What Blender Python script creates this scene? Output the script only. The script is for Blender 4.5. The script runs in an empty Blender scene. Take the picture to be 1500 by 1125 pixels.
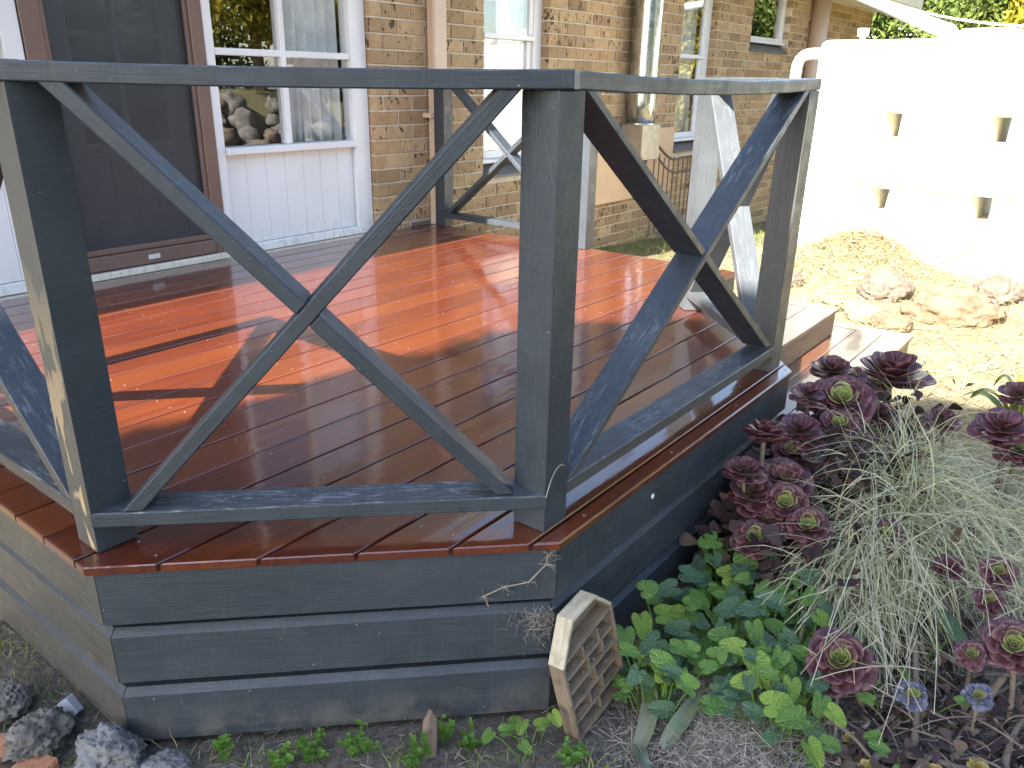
import bpy, bmesh, math, random
import numpy as np
from mathutils import Vector, Matrix, noise
random.seed(7); rng = np.random.default_rng(11)
V = Vector
S = bpy.context.scene
COL = S.collection

# ------------------------------------------------------------------ camera, sky, sun, exposure
cam_d = bpy.data.cameras.new('camera'); cam = bpy.data.objects.new('camera', cam_d); COL.objects.link(cam)
cam_d.sensor_width = 36; cam_d.lens = 27.74; cam_d.clip_start = 0.05; cam_d.clip_end = 500
_yaw, _pit, _rol = 0.6562, 0.3686, 0.0183
F = V((math.cos(_yaw)*math.cos(_pit), math.sin(_yaw)*math.cos(_pit), -math.sin(_pit)))
R_ = V((math.sin(_yaw), -math.cos(_yaw), 0)); U_ = R_.cross(F)
R2 = R_*math.cos(_rol) + U_*math.sin(_rol); U2 = -R_*math.sin(_rol) + U_*math.cos(_rol)
cam.matrix_world = Matrix(((R2.x, U2.x, -F.x, -0.6265), (R2.y, U2.y, -F.y, -1.6316), (R2.z, U2.z, -F.z, 0.999), (0, 0, 0, 1)))
S.camera = cam
SUN_EL = math.radians(38.2)
SUN_AZ = math.radians(1.2)            # the sun stands almost exactly along -X, a hair towards -Y
sun_dir = V((-math.cos(SUN_EL)*math.cos(SUN_AZ), -math.cos(SUN_EL)*math.sin(SUN_AZ), math.sin(SUN_EL)))
W = bpy.data.worlds.new('World'); S.world = W; W.use_nodes = True
wn = W.node_tree; sky = wn.nodes.new('ShaderNodeTexSky'); sky.sky_type = 'NISHITA'; sky.sun_disc = False
sky.sun_elevation = SUN_EL; sky.sun_rotation = math.atan2(sun_dir.x, sun_dir.y); sky.altitude = 100; sky.air_density = 1.0; sky.dust_density = 1.2
bgn = wn.nodes['Background']; bgn.inputs[1].default_value = 0.12
wn.links.new(sky.outputs[0], bgn.inputs[0])
sl = bpy.data.lights.new('sun', 'SUN'); sl.energy = 5.0; sl.angle = math.radians(0.5); sl.color = (1.0, 0.96, 0.89)
so = bpy.data.objects.new('sun', sl); COL.objects.link(so); so.rotation_euler = sun_dir.to_track_quat('Z', 'Y').to_euler()
vs = S.view_settings; vs.view_transform = 'Standard'; vs.look = 'None'; vs.gamma = 1; vs.use_curve_mapping = False
vs.exposure = 2.4

# ------------------------------------------------------------------ material helper
class NT:
    def __init__(s, name):
        s.m = bpy.data.materials.new(name); s.m.use_nodes = True; s.t = s.m.node_tree
        s.p = s.t.nodes['Principled BSDF']; s.out = s.t.nodes['Material Output']
    def n(s, t, **k):
        nd = s.t.nodes.new(t)
        for a, b in k.items(): setattr(nd, a, b)
        return nd
    def L(s, a, b): s.t.links.new(a, b)
    def put(s, sock, v):
        if isinstance(v, bpy.types.NodeSocket): s.L(v, sock)
        else: sock.default_value = v
    def pos(s): return s.n('ShaderNodeNewGeometry').outputs['Position']
    def nor(s): return s.n('ShaderNodeNewGeometry').outputs['Normal']
    def objc(s): return s.n('ShaderNodeTexCoord').outputs['Object']
    def uv(s): return s.n('ShaderNodeTexCoord').outputs['UV']
    def rnd(s): return s.n('ShaderNodeObjectInfo').outputs['Random']
    def vm(s, op, a, b=(0, 0, 0)):
        x = s.n('ShaderNodeVectorMath', operation=op); s.put(x.inputs[0], a)
        s.put(x.inputs[1], b); return x.outputs[0]
    def scale(s, v, f): return s.vm('MULTIPLY', v, f)
    def addr(s, v, k=37.0):            # offset a vector by the object's random number
        c = s.n('ShaderNodeCombineXYZ'); r = s.ma('MULTIPLY', s.rnd(), k)
        for i in range(3): s.L(r, c.inputs[i])
        return s.vm('ADD', v, c.outputs[0])
    def sep(s, v):
        x = s.n('ShaderNodeSeparateXYZ'); s.put(x.inputs[0], v); return x.outputs
    def comb(s, x, y, z):
        c = s.n('ShaderNodeCombineXYZ'); s.put(c.inputs[0], x); s.put(c.inputs[1], y); s.put(c.inputs[2], z); return c.outputs[0]
    def ma(s, op, a, b=0.0, c=0.0, clamp=False):
        x = s.n('ShaderNodeMath', operation=op); x.use_clamp = clamp
        s.put(x.inputs[0], a); s.put(x.inputs[1], b); s.put(x.inputs[2], c); return x.outputs[0]
    def noise(s, v, scale, detail=4, rough=.55, dist=0):
        x = s.n('ShaderNodeTexNoise'); s.put(x.inputs['Vector'], v); x.inputs['Scale'].default_value = scale
        x.inputs['Detail'].default_value = detail; x.inputs['Roughness'].default_value = rough; x.inputs['Distortion'].default_value = dist
        return x.outputs[0]
    def vor(s, v, scale, feat='F1', out=0):
        x = s.n('ShaderNodeTexVoronoi', feature=feat); s.put(x.inputs['Vector'], v); x.inputs['Scale'].default_value = scale
        return x.outputs[out]
    def white(s, v):
        x = s.n('ShaderNodeTexWhiteNoise'); s.put(x.inputs['Vector'], v); return x.outputs['Value']
    def ramp(s, f, *st):
        x = s.n('ShaderNodeValToRGB'); s.put(x.inputs[0], f); e = x.color_ramp.elements
        while len(e) < len(st): e.new(.5)
        for i, (p, c) in enumerate(st):
            e[i].position = p; e[i].color = (c, c, c, 1) if isinstance(c, (int, float)) else (*c, 1)
        return x.outputs[0]
    def mix(s, f, a, b, mode='MIX'):
        x = s.n('ShaderNodeMixRGB', blend_type=mode); s.put(x.inputs[0], f)
        for i, c in ((1, a), (2, b)):
            s.put(x.inputs[i], c if isinstance(c, bpy.types.NodeSocket) else (*c, 1))
        return x.outputs[0]
    def bump(s, h, st=.3, d=.01, n=None):
        x = s.n('ShaderNodeBump'); s.L(h, x.inputs['Height']); x.inputs['Strength'].default_value = st; x.inputs['Distance'].default_value = d
        if n: s.L(n, x.inputs['Normal'])
        return x.outputs[0]
    def fin(s, col, rough=.6, metal=0, nrm=None, spec=.5, coat=0, coatr=.1, coatn=None, trans=0, sss=0):
        p = s.p
        s.put(p.inputs['Base Color'], col if isinstance(col, bpy.types.NodeSocket) else (*col, 1)); s.put(p.inputs['Roughness'], rough)
        p.inputs['Metallic'].default_value = metal; s.put(p.inputs['Specular IOR Level'], spec)
        if nrm: s.L(nrm, p.inputs['Normal'])
        if coat:
            s.put(p.inputs['Coat Weight'], coat); s.put(p.inputs['Coat Roughness'], coatr); p.inputs['Coat IOR'].default_value = 1.75
            if coatn: s.L(coatn, p.inputs['Coat Normal'])
        if trans:                       # light passing through thin leaves
            t = s.n('ShaderNodeBsdfTranslucent'); s.put(t.inputs[0], col if isinstance(col, bpy.types.NodeSocket) else (*col, 1))
            mx = s.n('ShaderNodeMixShader'); mx.inputs[0].default_value = trans
            s.L(p.outputs[0], mx.inputs[1]); s.L(t.outputs[0], mx.inputs[2]); s.L(mx.outputs[0], s.out.inputs[0])
        return s.m

def m_paint(name, tone=(.030, .037, .045), scuff=.0, filler=0.0, fade=.16, weather=0.0):
    a = NT(name); uv = a.addr(a.uv()); ps = a.pos()
    g = a.noise(a.scale(uv, (5.5, 190, 1)), 1.0, 6, .66, .5)
    big = a.noise(ps, 5.0, 4); fine = a.noise(ps, 60, 3)
    c = a.mix(a.ramp(big, (.35, 0), (.7, 1)), tone, tuple(t*1.35 for t in tone))
    c = a.mix(a.ma('MULTIPLY', a.ramp(g, (.45, 0), (.75, 1)), fade), c, (.085, .09, .095))
    saw = a.noise(a.scale(uv, (160, 4, 1)), 1.0, 3, .6); mot = a.noise(ps, 13, 5, .65)
    c = a.mix(a.ma('MULTIPLY', a.ramp(mot, (.45, 0), (.75, 1)), .22), c, (.085, .09, .092))
    c = a.mix(a.ma('MULTIPLY', a.ramp(saw, (.52, 0), (.72, 1)), .16), c, (.10, .105, .105))
    fleck = a.ma('MULTIPLY', a.ramp(a.noise(a.scale(ps, (1, 1, .45)), 150, 2, .5), (.735, 0), (.76, 1)), a.ramp(a.noise(ps, 6, 2), (.45, 0), (.6, 1)))
    c = a.mix(a.ma('MULTIPLY', fleck, .7), c, (.36, .36, .33))
    low = a.ma('MULTIPLY', a.ramp(a.sep(ps)[2], (0, 0), (1, 1)), 1.0); splash = a.ma('MULTIPLY', a.ramp(a.ma('ADD', a.sep(ps)[2], .62), (.10, 1), (.22, 0)), a.ramp(mot, (.38, 0), (.62, .7)))
    c = a.mix(splash, c, (.15, .13, .105))
    # dirt dust in grain and scuffed white lines on upward faces
    up = a.sep(a.nor())[2]
    sc = a.noise(a.vm('ADD', a.scale(uv, (9, 70, 1)), a.scale(ps, (2, 2, 2))), 1.0, 6, .7, 1.6)
    if scuff:
        where = a.ramp(a.noise(ps, 4.0, 3), (.40, 0), (.58, 1))
        f = a.ma('MULTIPLY', a.ma('MULTIPLY', a.ramp(sc, (.52, 0), (.66, 1)), where), a.ramp(up, (.2, 0), (.6, 1)))
        c = a.mix(a.ma('MULTIPLY', f, scuff), c, (.30, .32, .33))
    sp = a.vor(ps, 26); dots = a.ramp(sp, (.035, 1), (.06, 0))
    dots = a.ma('MULTIPLY', dots, a.ramp(a.white(a.vor(ps, 26, 'F1', 'Position') if False else a.vm('FLOOR', a.scale(ps, (17, 17, 17)))), (.72, 0), (.74, 1)))
    c = a.mix(a.ma('MULTIPLY', dots, .6), c, (.5, .5, .46))
    if weather:  # fading plus sunlit-ground reflection painted into left and front faces
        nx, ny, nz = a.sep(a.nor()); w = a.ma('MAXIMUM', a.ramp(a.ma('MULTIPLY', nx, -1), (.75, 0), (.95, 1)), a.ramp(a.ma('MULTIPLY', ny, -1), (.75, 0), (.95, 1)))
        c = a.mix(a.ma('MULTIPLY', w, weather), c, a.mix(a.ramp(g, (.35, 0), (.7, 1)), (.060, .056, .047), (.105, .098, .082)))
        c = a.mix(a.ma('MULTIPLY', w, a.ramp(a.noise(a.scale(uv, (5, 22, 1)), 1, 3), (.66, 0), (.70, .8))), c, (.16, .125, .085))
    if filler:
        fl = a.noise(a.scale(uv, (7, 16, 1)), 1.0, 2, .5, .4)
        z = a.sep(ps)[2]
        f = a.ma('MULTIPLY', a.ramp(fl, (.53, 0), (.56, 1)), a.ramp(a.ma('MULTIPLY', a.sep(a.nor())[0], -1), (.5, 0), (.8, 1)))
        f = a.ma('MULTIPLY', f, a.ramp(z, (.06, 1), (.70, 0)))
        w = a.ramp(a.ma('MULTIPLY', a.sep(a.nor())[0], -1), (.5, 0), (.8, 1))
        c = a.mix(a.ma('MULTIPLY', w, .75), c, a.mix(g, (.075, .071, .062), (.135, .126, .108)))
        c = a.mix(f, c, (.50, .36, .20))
    nr = a.bump(a.ma('ADD', a.ma('ADD', g, a.ma('MULTIPLY', saw, .35)), a.ma('MULTIPLY', fine, .5)), .38, .004)
    return a.fin(c, a.ramp(a.noise(ps, 18, 3), (.3, .36), (.7, .58)), nrm=nr, spec=.5)

def m_merbau(name, dusty=0.0):
    a = NT(name); ps = a.pos(); v = a.addr(ps, 53)
    g1 = a.noise(a.scale(v, (2.2, 42, 42)), 1.0, 6, .62, .6); g2 = a.noise(a.scale(v, (9, 260, 260)), 1.0, 3, .6)
    r = a.rnd()
    c = a.ramp(g1, (.25, (.036, .0070, .0024)), (.48, (.096, .0165, .0042)), (.74, (.178, .037, .0075)))
    c = a.mix(a.ramp(g2, (.55, 0), (.75, .45)), c, (.035, .008, .003))
    c = a.mix(a.ramp(r, (0, 0), (.45, .1), (1, .75)), c, (.182, .045, .0085))
    c = a.mix(a.ramp(a.ma('FRACT', a.ma('MULTIPLY', r, 7.3)), (.0, .75), (.45, 0)), c, (.072, .0100, .0042))
    if dusty: c = a.mix(dusty, c, (.10, .068, .040))
    wav = a.noise(a.scale(v, (1.2, 9, 9)), 1.0, 2); ripple = a.noise(a.scale(v, (14, 60, 60)), 1.0, 2)
    nr = a.bump(g2, .25, .002)
    cn = a.bump(a.ma('ADD', wav, a.ma('MULTIPLY', ripple, .10)), .16, .012)
    rr = a.ramp(a.noise(ps, 7, 4), (.35, .035), (.72, .13))
    return a.fin(c, .42, nrm=nr, spec=.4, coat=.9 if not dusty else .35, coatr=rr, coatn=cn)

def m_brick():
    a = NT('wirecut_brick'); ps = a.pos(); x, y, z = a.sep(ps)
    row = a.ma('FLOOR', a.ma('DIVIDE', a.ma('ADD', z, .8), .0935))
    colm = a.ma('FLOOR', a.ma('ADD', a.ma('DIVIDE', a.ma('ADD', x, 4.0), .262), a.ma('MULTIPLY', a.ma('MODULO', row, 2.0), .5)))
    h = a.white(a.comb(row, colm, .5)); h2 = a.white(a.comb(colm, row, 3.5))
    c = a.ramp(h, (0, (.30, .205, .115)), (.3, (.43, .305, .175)), (.6, (.52, .375, .215)), (.85, (.42, .275, .15)), (1, (.29, .20, .12)))
    c = a.mix(a.ramp(a.noise(ps, 22, 5), (.35, .0), (.75, .55)), c, (.27, .165, .08))
    drag = a.noise(a.scale(ps, (30, 30, 9)), 1.0, 3, .6)
    pit = a.noise(a.scale(ps, (26, 26, 17)), 1.0, 3, .55, .5)
    am = a.ramp(h2, (.0, .62), (1, .70))
    f = a.ma('SUBTRACT', pit, a.ma('SUBTRACT', .66, a.ma('MULTIPLY', h2, .11)))
    f = a.ramp(a.ma('MULTIPLY', f, 14), (0, 0), (.6, 1))
    small = a.ramp(a.noise(ps, 95, 2), (.66, 0), (.72, 1))
    f = a.ma('MAXIMUM', f, a.ma('MULTIPLY', small, .75))
    c = a.mix(a.ma('MULTIPLY', f, .9), c, (.065, .042, .028))
    hh = a.ma('ADD', a.ma('MULTIPLY', f, -1.0), a.ma('MULTIPLY', drag, .35))
    return a.fin(c, .85, nrm=a.bump(hh, .55, .006), spec=.25)

def m_simple(name, col, rough=.6, metal=0, var=.15, vs=9.0, bump=.15, bs=60, bd=.003, spec=.5, **k):
    a = NT(name); ps = a.addr(a.pos(), 11)
    c = a.mix(a.ramp(a.noise(ps, vs, 5), (.3, 0), (.72, 1)), tuple(x*(1-var) for x in col), tuple(min(1, x*(1+var)) for x in col))
    return a.fin(c, rough, metal, a.bump(a.noise(ps, bs, 4), bump, bd), spec, **k)

def m_white(name='white_paint', col=(.78, .78, .78)):
    a = NT(name); ps = a.pos()
    c = a.mix(a.ramp(a.noise(ps, 3, 4), (.3, 0), (.8, 1)), col, tuple(x*.9 for x in col))
    z = a.sep(ps)[2]
    dirt = a.ma('MULTIPLY', a.ramp(z, (.03, 1), (.14, 0)), a.ramp(a.noise(a.scale(ps, (40, 40, 12)), 1, 4), (.48, 0), (.62, 1)))
    c = a.mix(a.ma('MULTIPLY', dirt, .35), c, (.35, .32, .26))
    return a.fin(c, .42, nrm=a.bump(a.noise(a.scale(ps, (60, 60, 4)), 1, 3), .08, .003))

def m_glass(name, tint=(.96, .97, .97), refl=.08):
    a = NT(name); lw = a.n('ShaderNodeLayerWeight'); fr = a.ma('ADD', .04, a.ma('MULTIPLY', .9, a.ma('POWER', lw.outputs['Facing'], 4.5)))
    tr = a.n('ShaderNodeBsdfTransparent'); tr.inputs[0].default_value = (*tint, 1)
    gl = a.n('ShaderNodeBsdfGlossy'); gl.inputs['Roughness'].default_value = .004; gl.inputs[0].default_value = (1, 1, 1, 1)
    a.L(a.bump(a.noise(a.pos(), 2.0, 1), .05, .01), gl.inputs['Normal'])
    mx = a.n('ShaderNodeMixShader'); a.L(a.ma('ADD', fr, refl, clamp=True), mx.inputs[0])
    a.L(tr.outputs[0], mx.inputs[1]); a.L(gl.outputs[0], mx.inputs[2]); a.L(mx.outputs[0], a.out.inputs[0]); return a.m

def m_screen():
    a = NT('screen_mesh'); tr = a.n('ShaderNodeBsdfTransparent'); tr.inputs[0].default_value = (1, 1, 1, 1)
    mx = a.n('ShaderNodeMixShader'); mx.inputs[0].default_value = .56
    a.fin((.048, .054, .064), .35, spec=.5)
    a.L(tr.outputs[0], mx.inputs[1]); a.L(a.p.outputs[0], mx.inputs[2]); a.L(mx.outputs[0], a.out.inputs[0]); return a.m

def m_ground():
    a = NT('earth'); ps = a.pos(); x, y, z = a.sep(ps)
    n1 = a.noise(ps, 2.2, 5); n2 = a.noise(ps, 40, 5, .65); n3 = a.noise(ps, 170, 3, .7)
    soil = a.mix(a.ramp(n2, (.3, 0), (.7, 1)), (.065, .056, .045), (.19, .165, .135))
    soil = a.mix(a.ramp(n3, (.6, 0), (.75, .6)), soil, (.20, .18, .15))
    hay = a.mix(a.ramp(a.noise(a.scale(ps, (30, 70, 40)), 1, 5, .7), (.3, 0), (.7, 1)), (.20, .16, .085), (.40, .34, .19))
    f = a.ramp(a.ma('ADD', x, a.ma('MULTIPLY', n1, 1.2)), (.0, 0), (1, 1))
    f = a.ramp(a.ma('MULTIPLY', a.ma('ADD', x, a.ma('MULTIPLY', n1, 1.4)), .1), (.30, 0), (.40, 1))
    nw = a.ramp(y, (.0, 0), (1, 1)); green = a.ma('MULTIPLY', a.ramp(a.ma('MULTIPLY', a.ma('ADD', y, n1), .1), (.15, 0), (.21, 1)), .8)
    c = a.mix(f, soil, hay)
    c = a.mix(green, c, a.mix(n2, (.06, .065, .03), (.19, .16, .085)))
    far = a.ramp(a.ma('MULTIPLY', a.ma('ABSOLUTE', y), .05), (.22, 0), (.35, 1))
    left = a.ramp(a.ma('MULTIPLY', x, -.1), (.05, 0), (.12, 1))
    c = a.mix(left, c, a.mix(n2, (.10, .08, .045), (.18, .15, .085)))
    c = a.mix(far, c, a.mix(n2, (.07, .075, .03), (.17, .16, .07)))
    return a.fin(c, .95, nrm=a.bump(a.ma('ADD', n2, a.ma('MULTIPLY', n3, .4)), .8, .02), spec=.2)

def m_rock(name, c1, c2, pits=1.0):
    a = NT(name); v = a.addr(a.pos(), 9); n1 = a.noise(v, 9, 6, .65); n2 = a.noise(v, 60, 5, .7); p = a.vor(v, 55)
    c = a.mix(a.ramp(n1, (.35, 0), (.68, 1)), c1, c2)
    c = a.mix(a.ma('MULTIPLY', a.ma('MULTIPLY', a.ramp(p, (.10, 1), (.32, 0)), a.ramp(n1, (.42, 0), (.6, 1))), .55*pits), c, tuple(x*.3 for x in c1))
    c = a.mix(a.ramp(n2, (.62, 0), (.74, .5)), c, tuple(min(1, x*1.8) for x in c2))
    return a.fin(c, .92, nrm=a.bump(a.ma('ADD', n2, a.ma('MULTIPLY', a.ramp(p, (.1, 0), (.35, 1)), .7*pits)), .9, .012), spec=.2)

def m_leaf(name, c1, c2, trans=.3, rough=.45, vein=False, sc=6.0):
    a = NT(name); v = a.objc(); ps = a.pos()
    c = a.mix(a.ramp(a.noise(ps, sc, 3), (.3, 0), (.7, 1)), c1, c2)
    c = a.mix(a.ramp(a.rnd(), (0, 0), (1, .6)), c, tuple(x*.62 for x in c1))
    nr = None
    if vein:
        x, y, z = a.sep(v); an = a.ma('ARCTAN2', x, a.ma('ADD', y, .05))
        w = a.ma('ABSOLUTE', a.ma('SINE', a.ma('MULTIPLY', an, 5.0)))
        c = a.mix(a.ramp(w, (.0, .5), (.22, 0)), c, tuple(min(1, q*1.9) for q in c2))
        c = a.mix(a.ramp(a.noise(ps, 45, 2), (.68, 0), (.73, .55)), c, (.20, .16, .06))
        nr = a.bump(a.ma('ADD', a.ramp(w, (0, 0), (.35, 1)), a.ma('MULTIPLY', a.noise(v, 7, 3), .8)), .5, .05)
    return a.fin(c, rough, trans=trans, nrm=nr, spec=.4)

def m_aeon(name, tip, base, edge):
    a = NT(name); v = a.objc(); x, y, z = a.sep(v); r = a.rnd()
    c = a.mix(a.ramp(y, (.12, 0), (.62, 1)), base, tip)
    c = a.mix(a.ramp(r, (.0, 0), (1, .55)), c, tuple(t*.5 for t in tip))
    rim = a.ramp(a.ma('ADD', a.ma('MULTIPLY', a.ma('ABSOLUTE', x), 3.2), a.ma('MULTIPLY', y, .35)), (.85, 0), (1.0, 1))
    c = a.mix(a.ma('MULTIPLY', rim, .55), c, edge)
    c = a.mix(a.ramp(a.noise(a.pos(), 40, 4), (.45, 0), (.75, .35)), c, tuple(min(1, t*1.7) for t in edge))
    return a.fin(c, .40, spec=.45, trans=.06, nrm=a.bump(a.noise(a.scale(v, (14, 3, 3)), 1, 3), .15, .03))

def m_fibre(name, c1, c2, c3, trans=.15):
    a = NT(name); g = a.n('ShaderNodeNewGeometry').outputs['Random Per Island']
    c = a.ramp(g, (0, c1), (.45, c2), (1, c3))
    c = a.mix(a.ramp(a.noise(a.pos(), 30, 3), (.4, 0), (.8, .4)), c, tuple(x*.5 for x in c1))
    return a.fin(c, .7, trans=trans, spec=.3)

def m_cardleaf(name, c1, c2, c3, trans=.35):
    a = NT(name); g = a.n('ShaderNodeNewGeometry').outputs['Random Per Island']
    c = a.mix(a.ramp(a.noise(a.pos(), .9, 3), (.35, 0), (.68, 1)), a.ramp(g, (0, c1), (1, c2)), a.ramp(g, (0, c2), (1, c3)))
    return a.fin(c, .55, trans=trans, spec=.25)

def m_wood(name, c1, c2, dark=(.07, .055, .04), rough=.75):
    a = NT(name); v = a.addr(a.uv(), 17); g = a.noise(a.scale(v, (6, 90, 1)), 1, 6, .65, .5)
    c = a.mix(a.ramp(g, (.3, 0), (.7, 1)), c1, c2)
    c = a.mix(a.ramp(a.noise(a.pos(), 28, 5), (.5, 0), (.75, .75)), c, dark)
    return a.fin(c, rough, nrm=a.bump(g, .4, .003), spec=.3)

def m_steel(name, col=(.55, .57, .58), rough=.22):
    a = NT(name); ps = a.pos()
    c = a.mix(a.ramp(a.vor(ps, 30, 'F1', 1) if False else a.noise(ps, 14, 4), (.35, 0), (.65, 1)), col, tuple(x*.8 for x in col))
    return a.fin(c, a.ramp(a.noise(ps, 9, 3), (.3, rough*.8), (.7, rough*1.5)), 1.0, a.bump(a.noise(ps, 5, 2), .06, .02))

def m_tile():
    a = NT('roof_tile_glaze'); ps = a.pos()
    return a.fin(a.mix(a.noise(ps, 6, 4), (.055, .055, .06), (.13, .125, .12)), .55, nrm=a.bump(a.noise(ps, 50, 3), .2, .005))

M = dict(
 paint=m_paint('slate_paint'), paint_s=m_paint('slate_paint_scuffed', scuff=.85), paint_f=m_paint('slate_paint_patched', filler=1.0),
 paint_c=m_paint('slate_paint_chalky', tone=(.070, .076, .080), scuff=.4),  # paler copy with sunlight put into the colour, for the turned-post section
 paint_w=m_paint('slate_paint_weathered', scuff=.6, weather=.85), paint_l=m_paint('slate_paint_faded', tone=(.031, .038, .047), scuff=.1, fade=.3, weather=.9),  # side faces carry reflected ground light in their colour
 paint_d=m_paint('slate_paint_dusty', tone=(.031, .038, .047), scuff=.10, fade=.30),
 deck=m_merbau('oiled_merbau'), step=m_merbau('dusty_merbau', .45), brick=m_brick(),
 mortar=m_simple('lime_mortar', (.62, .54, .43), .95, bump=.5, bs=120, vs=14),
 white=m_white(), cream=m_white('cream_trim', (.74, .70, .60)), brown=m_simple('brown_frame_paint', (.17, .105, .085), .4, var=.08),
 doorin=m_simple('inner_door_paint', (.42, .41, .42), .4), glass=m_glass('window_glass', refl=.07), screen=m_screen(),
 curtain=m_simple('sheer_curtain_cloth', (.80, .81, .80), .9, bump=.0), dark=m_simple('dark_room', (.045, .04, .036), .9),
 fern=m_simple('peach_render', (.62, .43, .27), .8, var=.06), tiledark=m_simple('dark_sill_tile', (.10, .10, .105), .5),
 steel=m_steel('galvanised_steel'), box=m_steel('dull_zinc', (.46, .43, .38), .42), tank=m_simple('cream_poly', (.80, .76, .64), .5, var=.04, vs=3, bump=.05, bs=200),
 pvc=m_simple('white_pvc', (.82, .81, .77), .35, var=.04, bump=.03), downp=m_simple('beige_pipe_paint', (.56, .42, .31), .45, var=.06, bump=.05),
 rust=m_simple('rusty_iron', (.13, .085, .06), .8, var=.35, vs=40, bump=.4), black=m_simple('dark_timber', (.02, .018, .016), .9),
 gnd=m_ground(), lava=m_rock('lava_stone', (.12, .108, .095), (.27, .25, .225)), lavab=m_rock('bluish_lava_stone', (.145, .145, .143), (.27, .265, .26)),
 sand=m_rock('sandstone', (.15, .10, .06), (.26, .19, .12), .2), pale=m_rock('pale_stone', (.20, .155, .095), (.29, .23, .15), .15), purp=m_rock('mauve_stone', (.13, .10, .075), (.22, .175, .13), .3),
 clay=m_rock('orange_clay', (.40, .17, .09), (.50, .27, .16), .1),
 violet=m_leaf('violet_leaf', (.11, .22, .045), (.19, .33, .075), .28, .42, True), violetd=m_leaf('violet_leaf_old', (.065, .13, .065), (.11, .19, .10), .2, .45, True),
 violety=m_leaf('violet_leaf_young', (.20, .33, .055), (.30, .42, .08), .3, .42, True),
 weed=m_leaf('weed_leaf', (.10, .22, .03), (.18, .32, .05), .3, .5), grass=m_fibre('green_grass', (.09, .16, .03), (.17, .22, .06), (.34, .30, .13)),
 aeo=m_aeon('aeonium_leaf', (.080, .025, .031), (.17, .15, .06), (.19, .09, .095)), aeoh=m_aeon('aeonium_heart', (.16, .15, .055), (.23, .28, .08), (.16, .075, .065)),
 aeob=m_aeon('aeonium_blue_leaf', (.085, .082, .12), (.12, .10, .09), (.17, .17, .23)), aeor=m_aeon('aeonium_red_leaf', (.095, .022, .033), (.14, .09, .05), (.17, .09, .105)),
 litter=m_fibre('withered_leaf', (.030, .016, .018), (.065, .036, .036), (.15, .105, .07), .05), stem=m_simple('woody_stem', (.17, .13, .095), .85, var=.3, vs=25, bump=.6, bs=50, bd=.006), yel=m_leaf('sedum_leaf', (.45, .33, .09), (.52, .42, .16), .1, .45),
 strap=m_leaf('strap_leaf_dull', (.13, .19, .12), (.26, .24, .15), .15, .45, sc=38), strapy=m_leaf('strap_leaf_lit', (.22, .32, .04), (.36, .42, .07), .4, .4),  # leaf colours: dull green for fallen leaves, yellow-green for the growing plant
 straw=m_fibre('straw', (.22, .165, .08), (.40, .33, .18), (.50, .44, .27)), strawg=m_fibre('grey_straw', (.24, .20, .155), (.42, .37, .30), (.58, .53, .45)),
 drygrass=m_fibre('pale_dry_grass', (.26, .29, .15), (.45, .45, .27), (.60, .55, .37)), stalk=m_fibre('dry_stalk', (.30, .25, .15), (.46, .42, .28), (.55, .50, .38)),
 cob=m_fibre('dusty_web', (.20, .16, .12), (.36, .31, .25), (.46, .42, .36)),
 oldwood=m_wood('weathered_pine', (.17, .125, .08), (.28, .215, .145)), oldwoodl=m_wood('bleached_pine', (.40, .34, .24), (.56, .49, .36), (.20, .16, .10)),
 rawwood=m_wood('raw_offcut', (.40, .25, .09), (.58, .42, .18)), greywood=m_simple('zinc_offcut', (.42, .45, .48), .5, var=.1),
 bark=m_wood('bark', (.13, .09, .065), (.24, .17, .12)), screwm=m_simple('bright_screw', (.34, .31, .27), .4, .6),
 fol=m_cardleaf('hedge_foliage', (.06, .10, .02), (.14, .19, .04), (.24, .28, .07)), foly=m_cardleaf('golden_foliage', (.20, .19, .025), (.36, .31, .03), (.50, .42, .05)),
 fold=m_cardleaf('dense_foliage', (.03, .05, .02), (.07, .10, .03), (.10, .13, .04)), rope=m_simple('white_cord', (.72, .70, .64), .8, bump=.2),
 tile=m_tile(), lining=m_simple('soffit_paint', (.62, .60, .54), .7, var=.04), label=m_simple('label_sticker', (.62, .62, .64), .5, var=.03), vent=m_simple('vent_clay', (.36, .30, .24), .8),
)

# ------------------------------------------------------------------ mesh helpers
def link(o, parent=None):
    COL.objects.link(o)
    if parent: o.parent = parent
    return o
def root_of(o):
    while o.parent: o = o.parent
    return o
def tag(o, label=None, cat=None, group=None, kind=None):
    if label: o['label'] = label
    if cat: o['category'] = cat
    if group: o['group'] = group
    if kind: o['kind'] = kind
    return o
def thing(name, label, cat, loc=(0, 0, 0), group=None):
    o = bpy.data.objects.new(name, None); o.empty_display_size = .1; o.location = loc; link(o); return tag(o, label, cat, group)
def inset(poly, d):
    n = len(poly); nrm = V((0, 0, 0))
    for i in range(n): nrm += (poly[i]-poly[0]).cross(poly[(i+1) % n]-poly[0])
    nrm.normalize(); out = []
    for i in range(n):
        p0, p1, p2 = poly[i-1], poly[i], poly[(i+1) % n]
        e1 = (p1-p0).normalized(); e2 = (p2-p1).normalized(); n1 = nrm.cross(e1); n2 = nrm.cross(e2)
        k = 1+n1.dot(n2); out.append(p1+(n1+n2)*(d/max(k, .2)))
    return out
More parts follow.
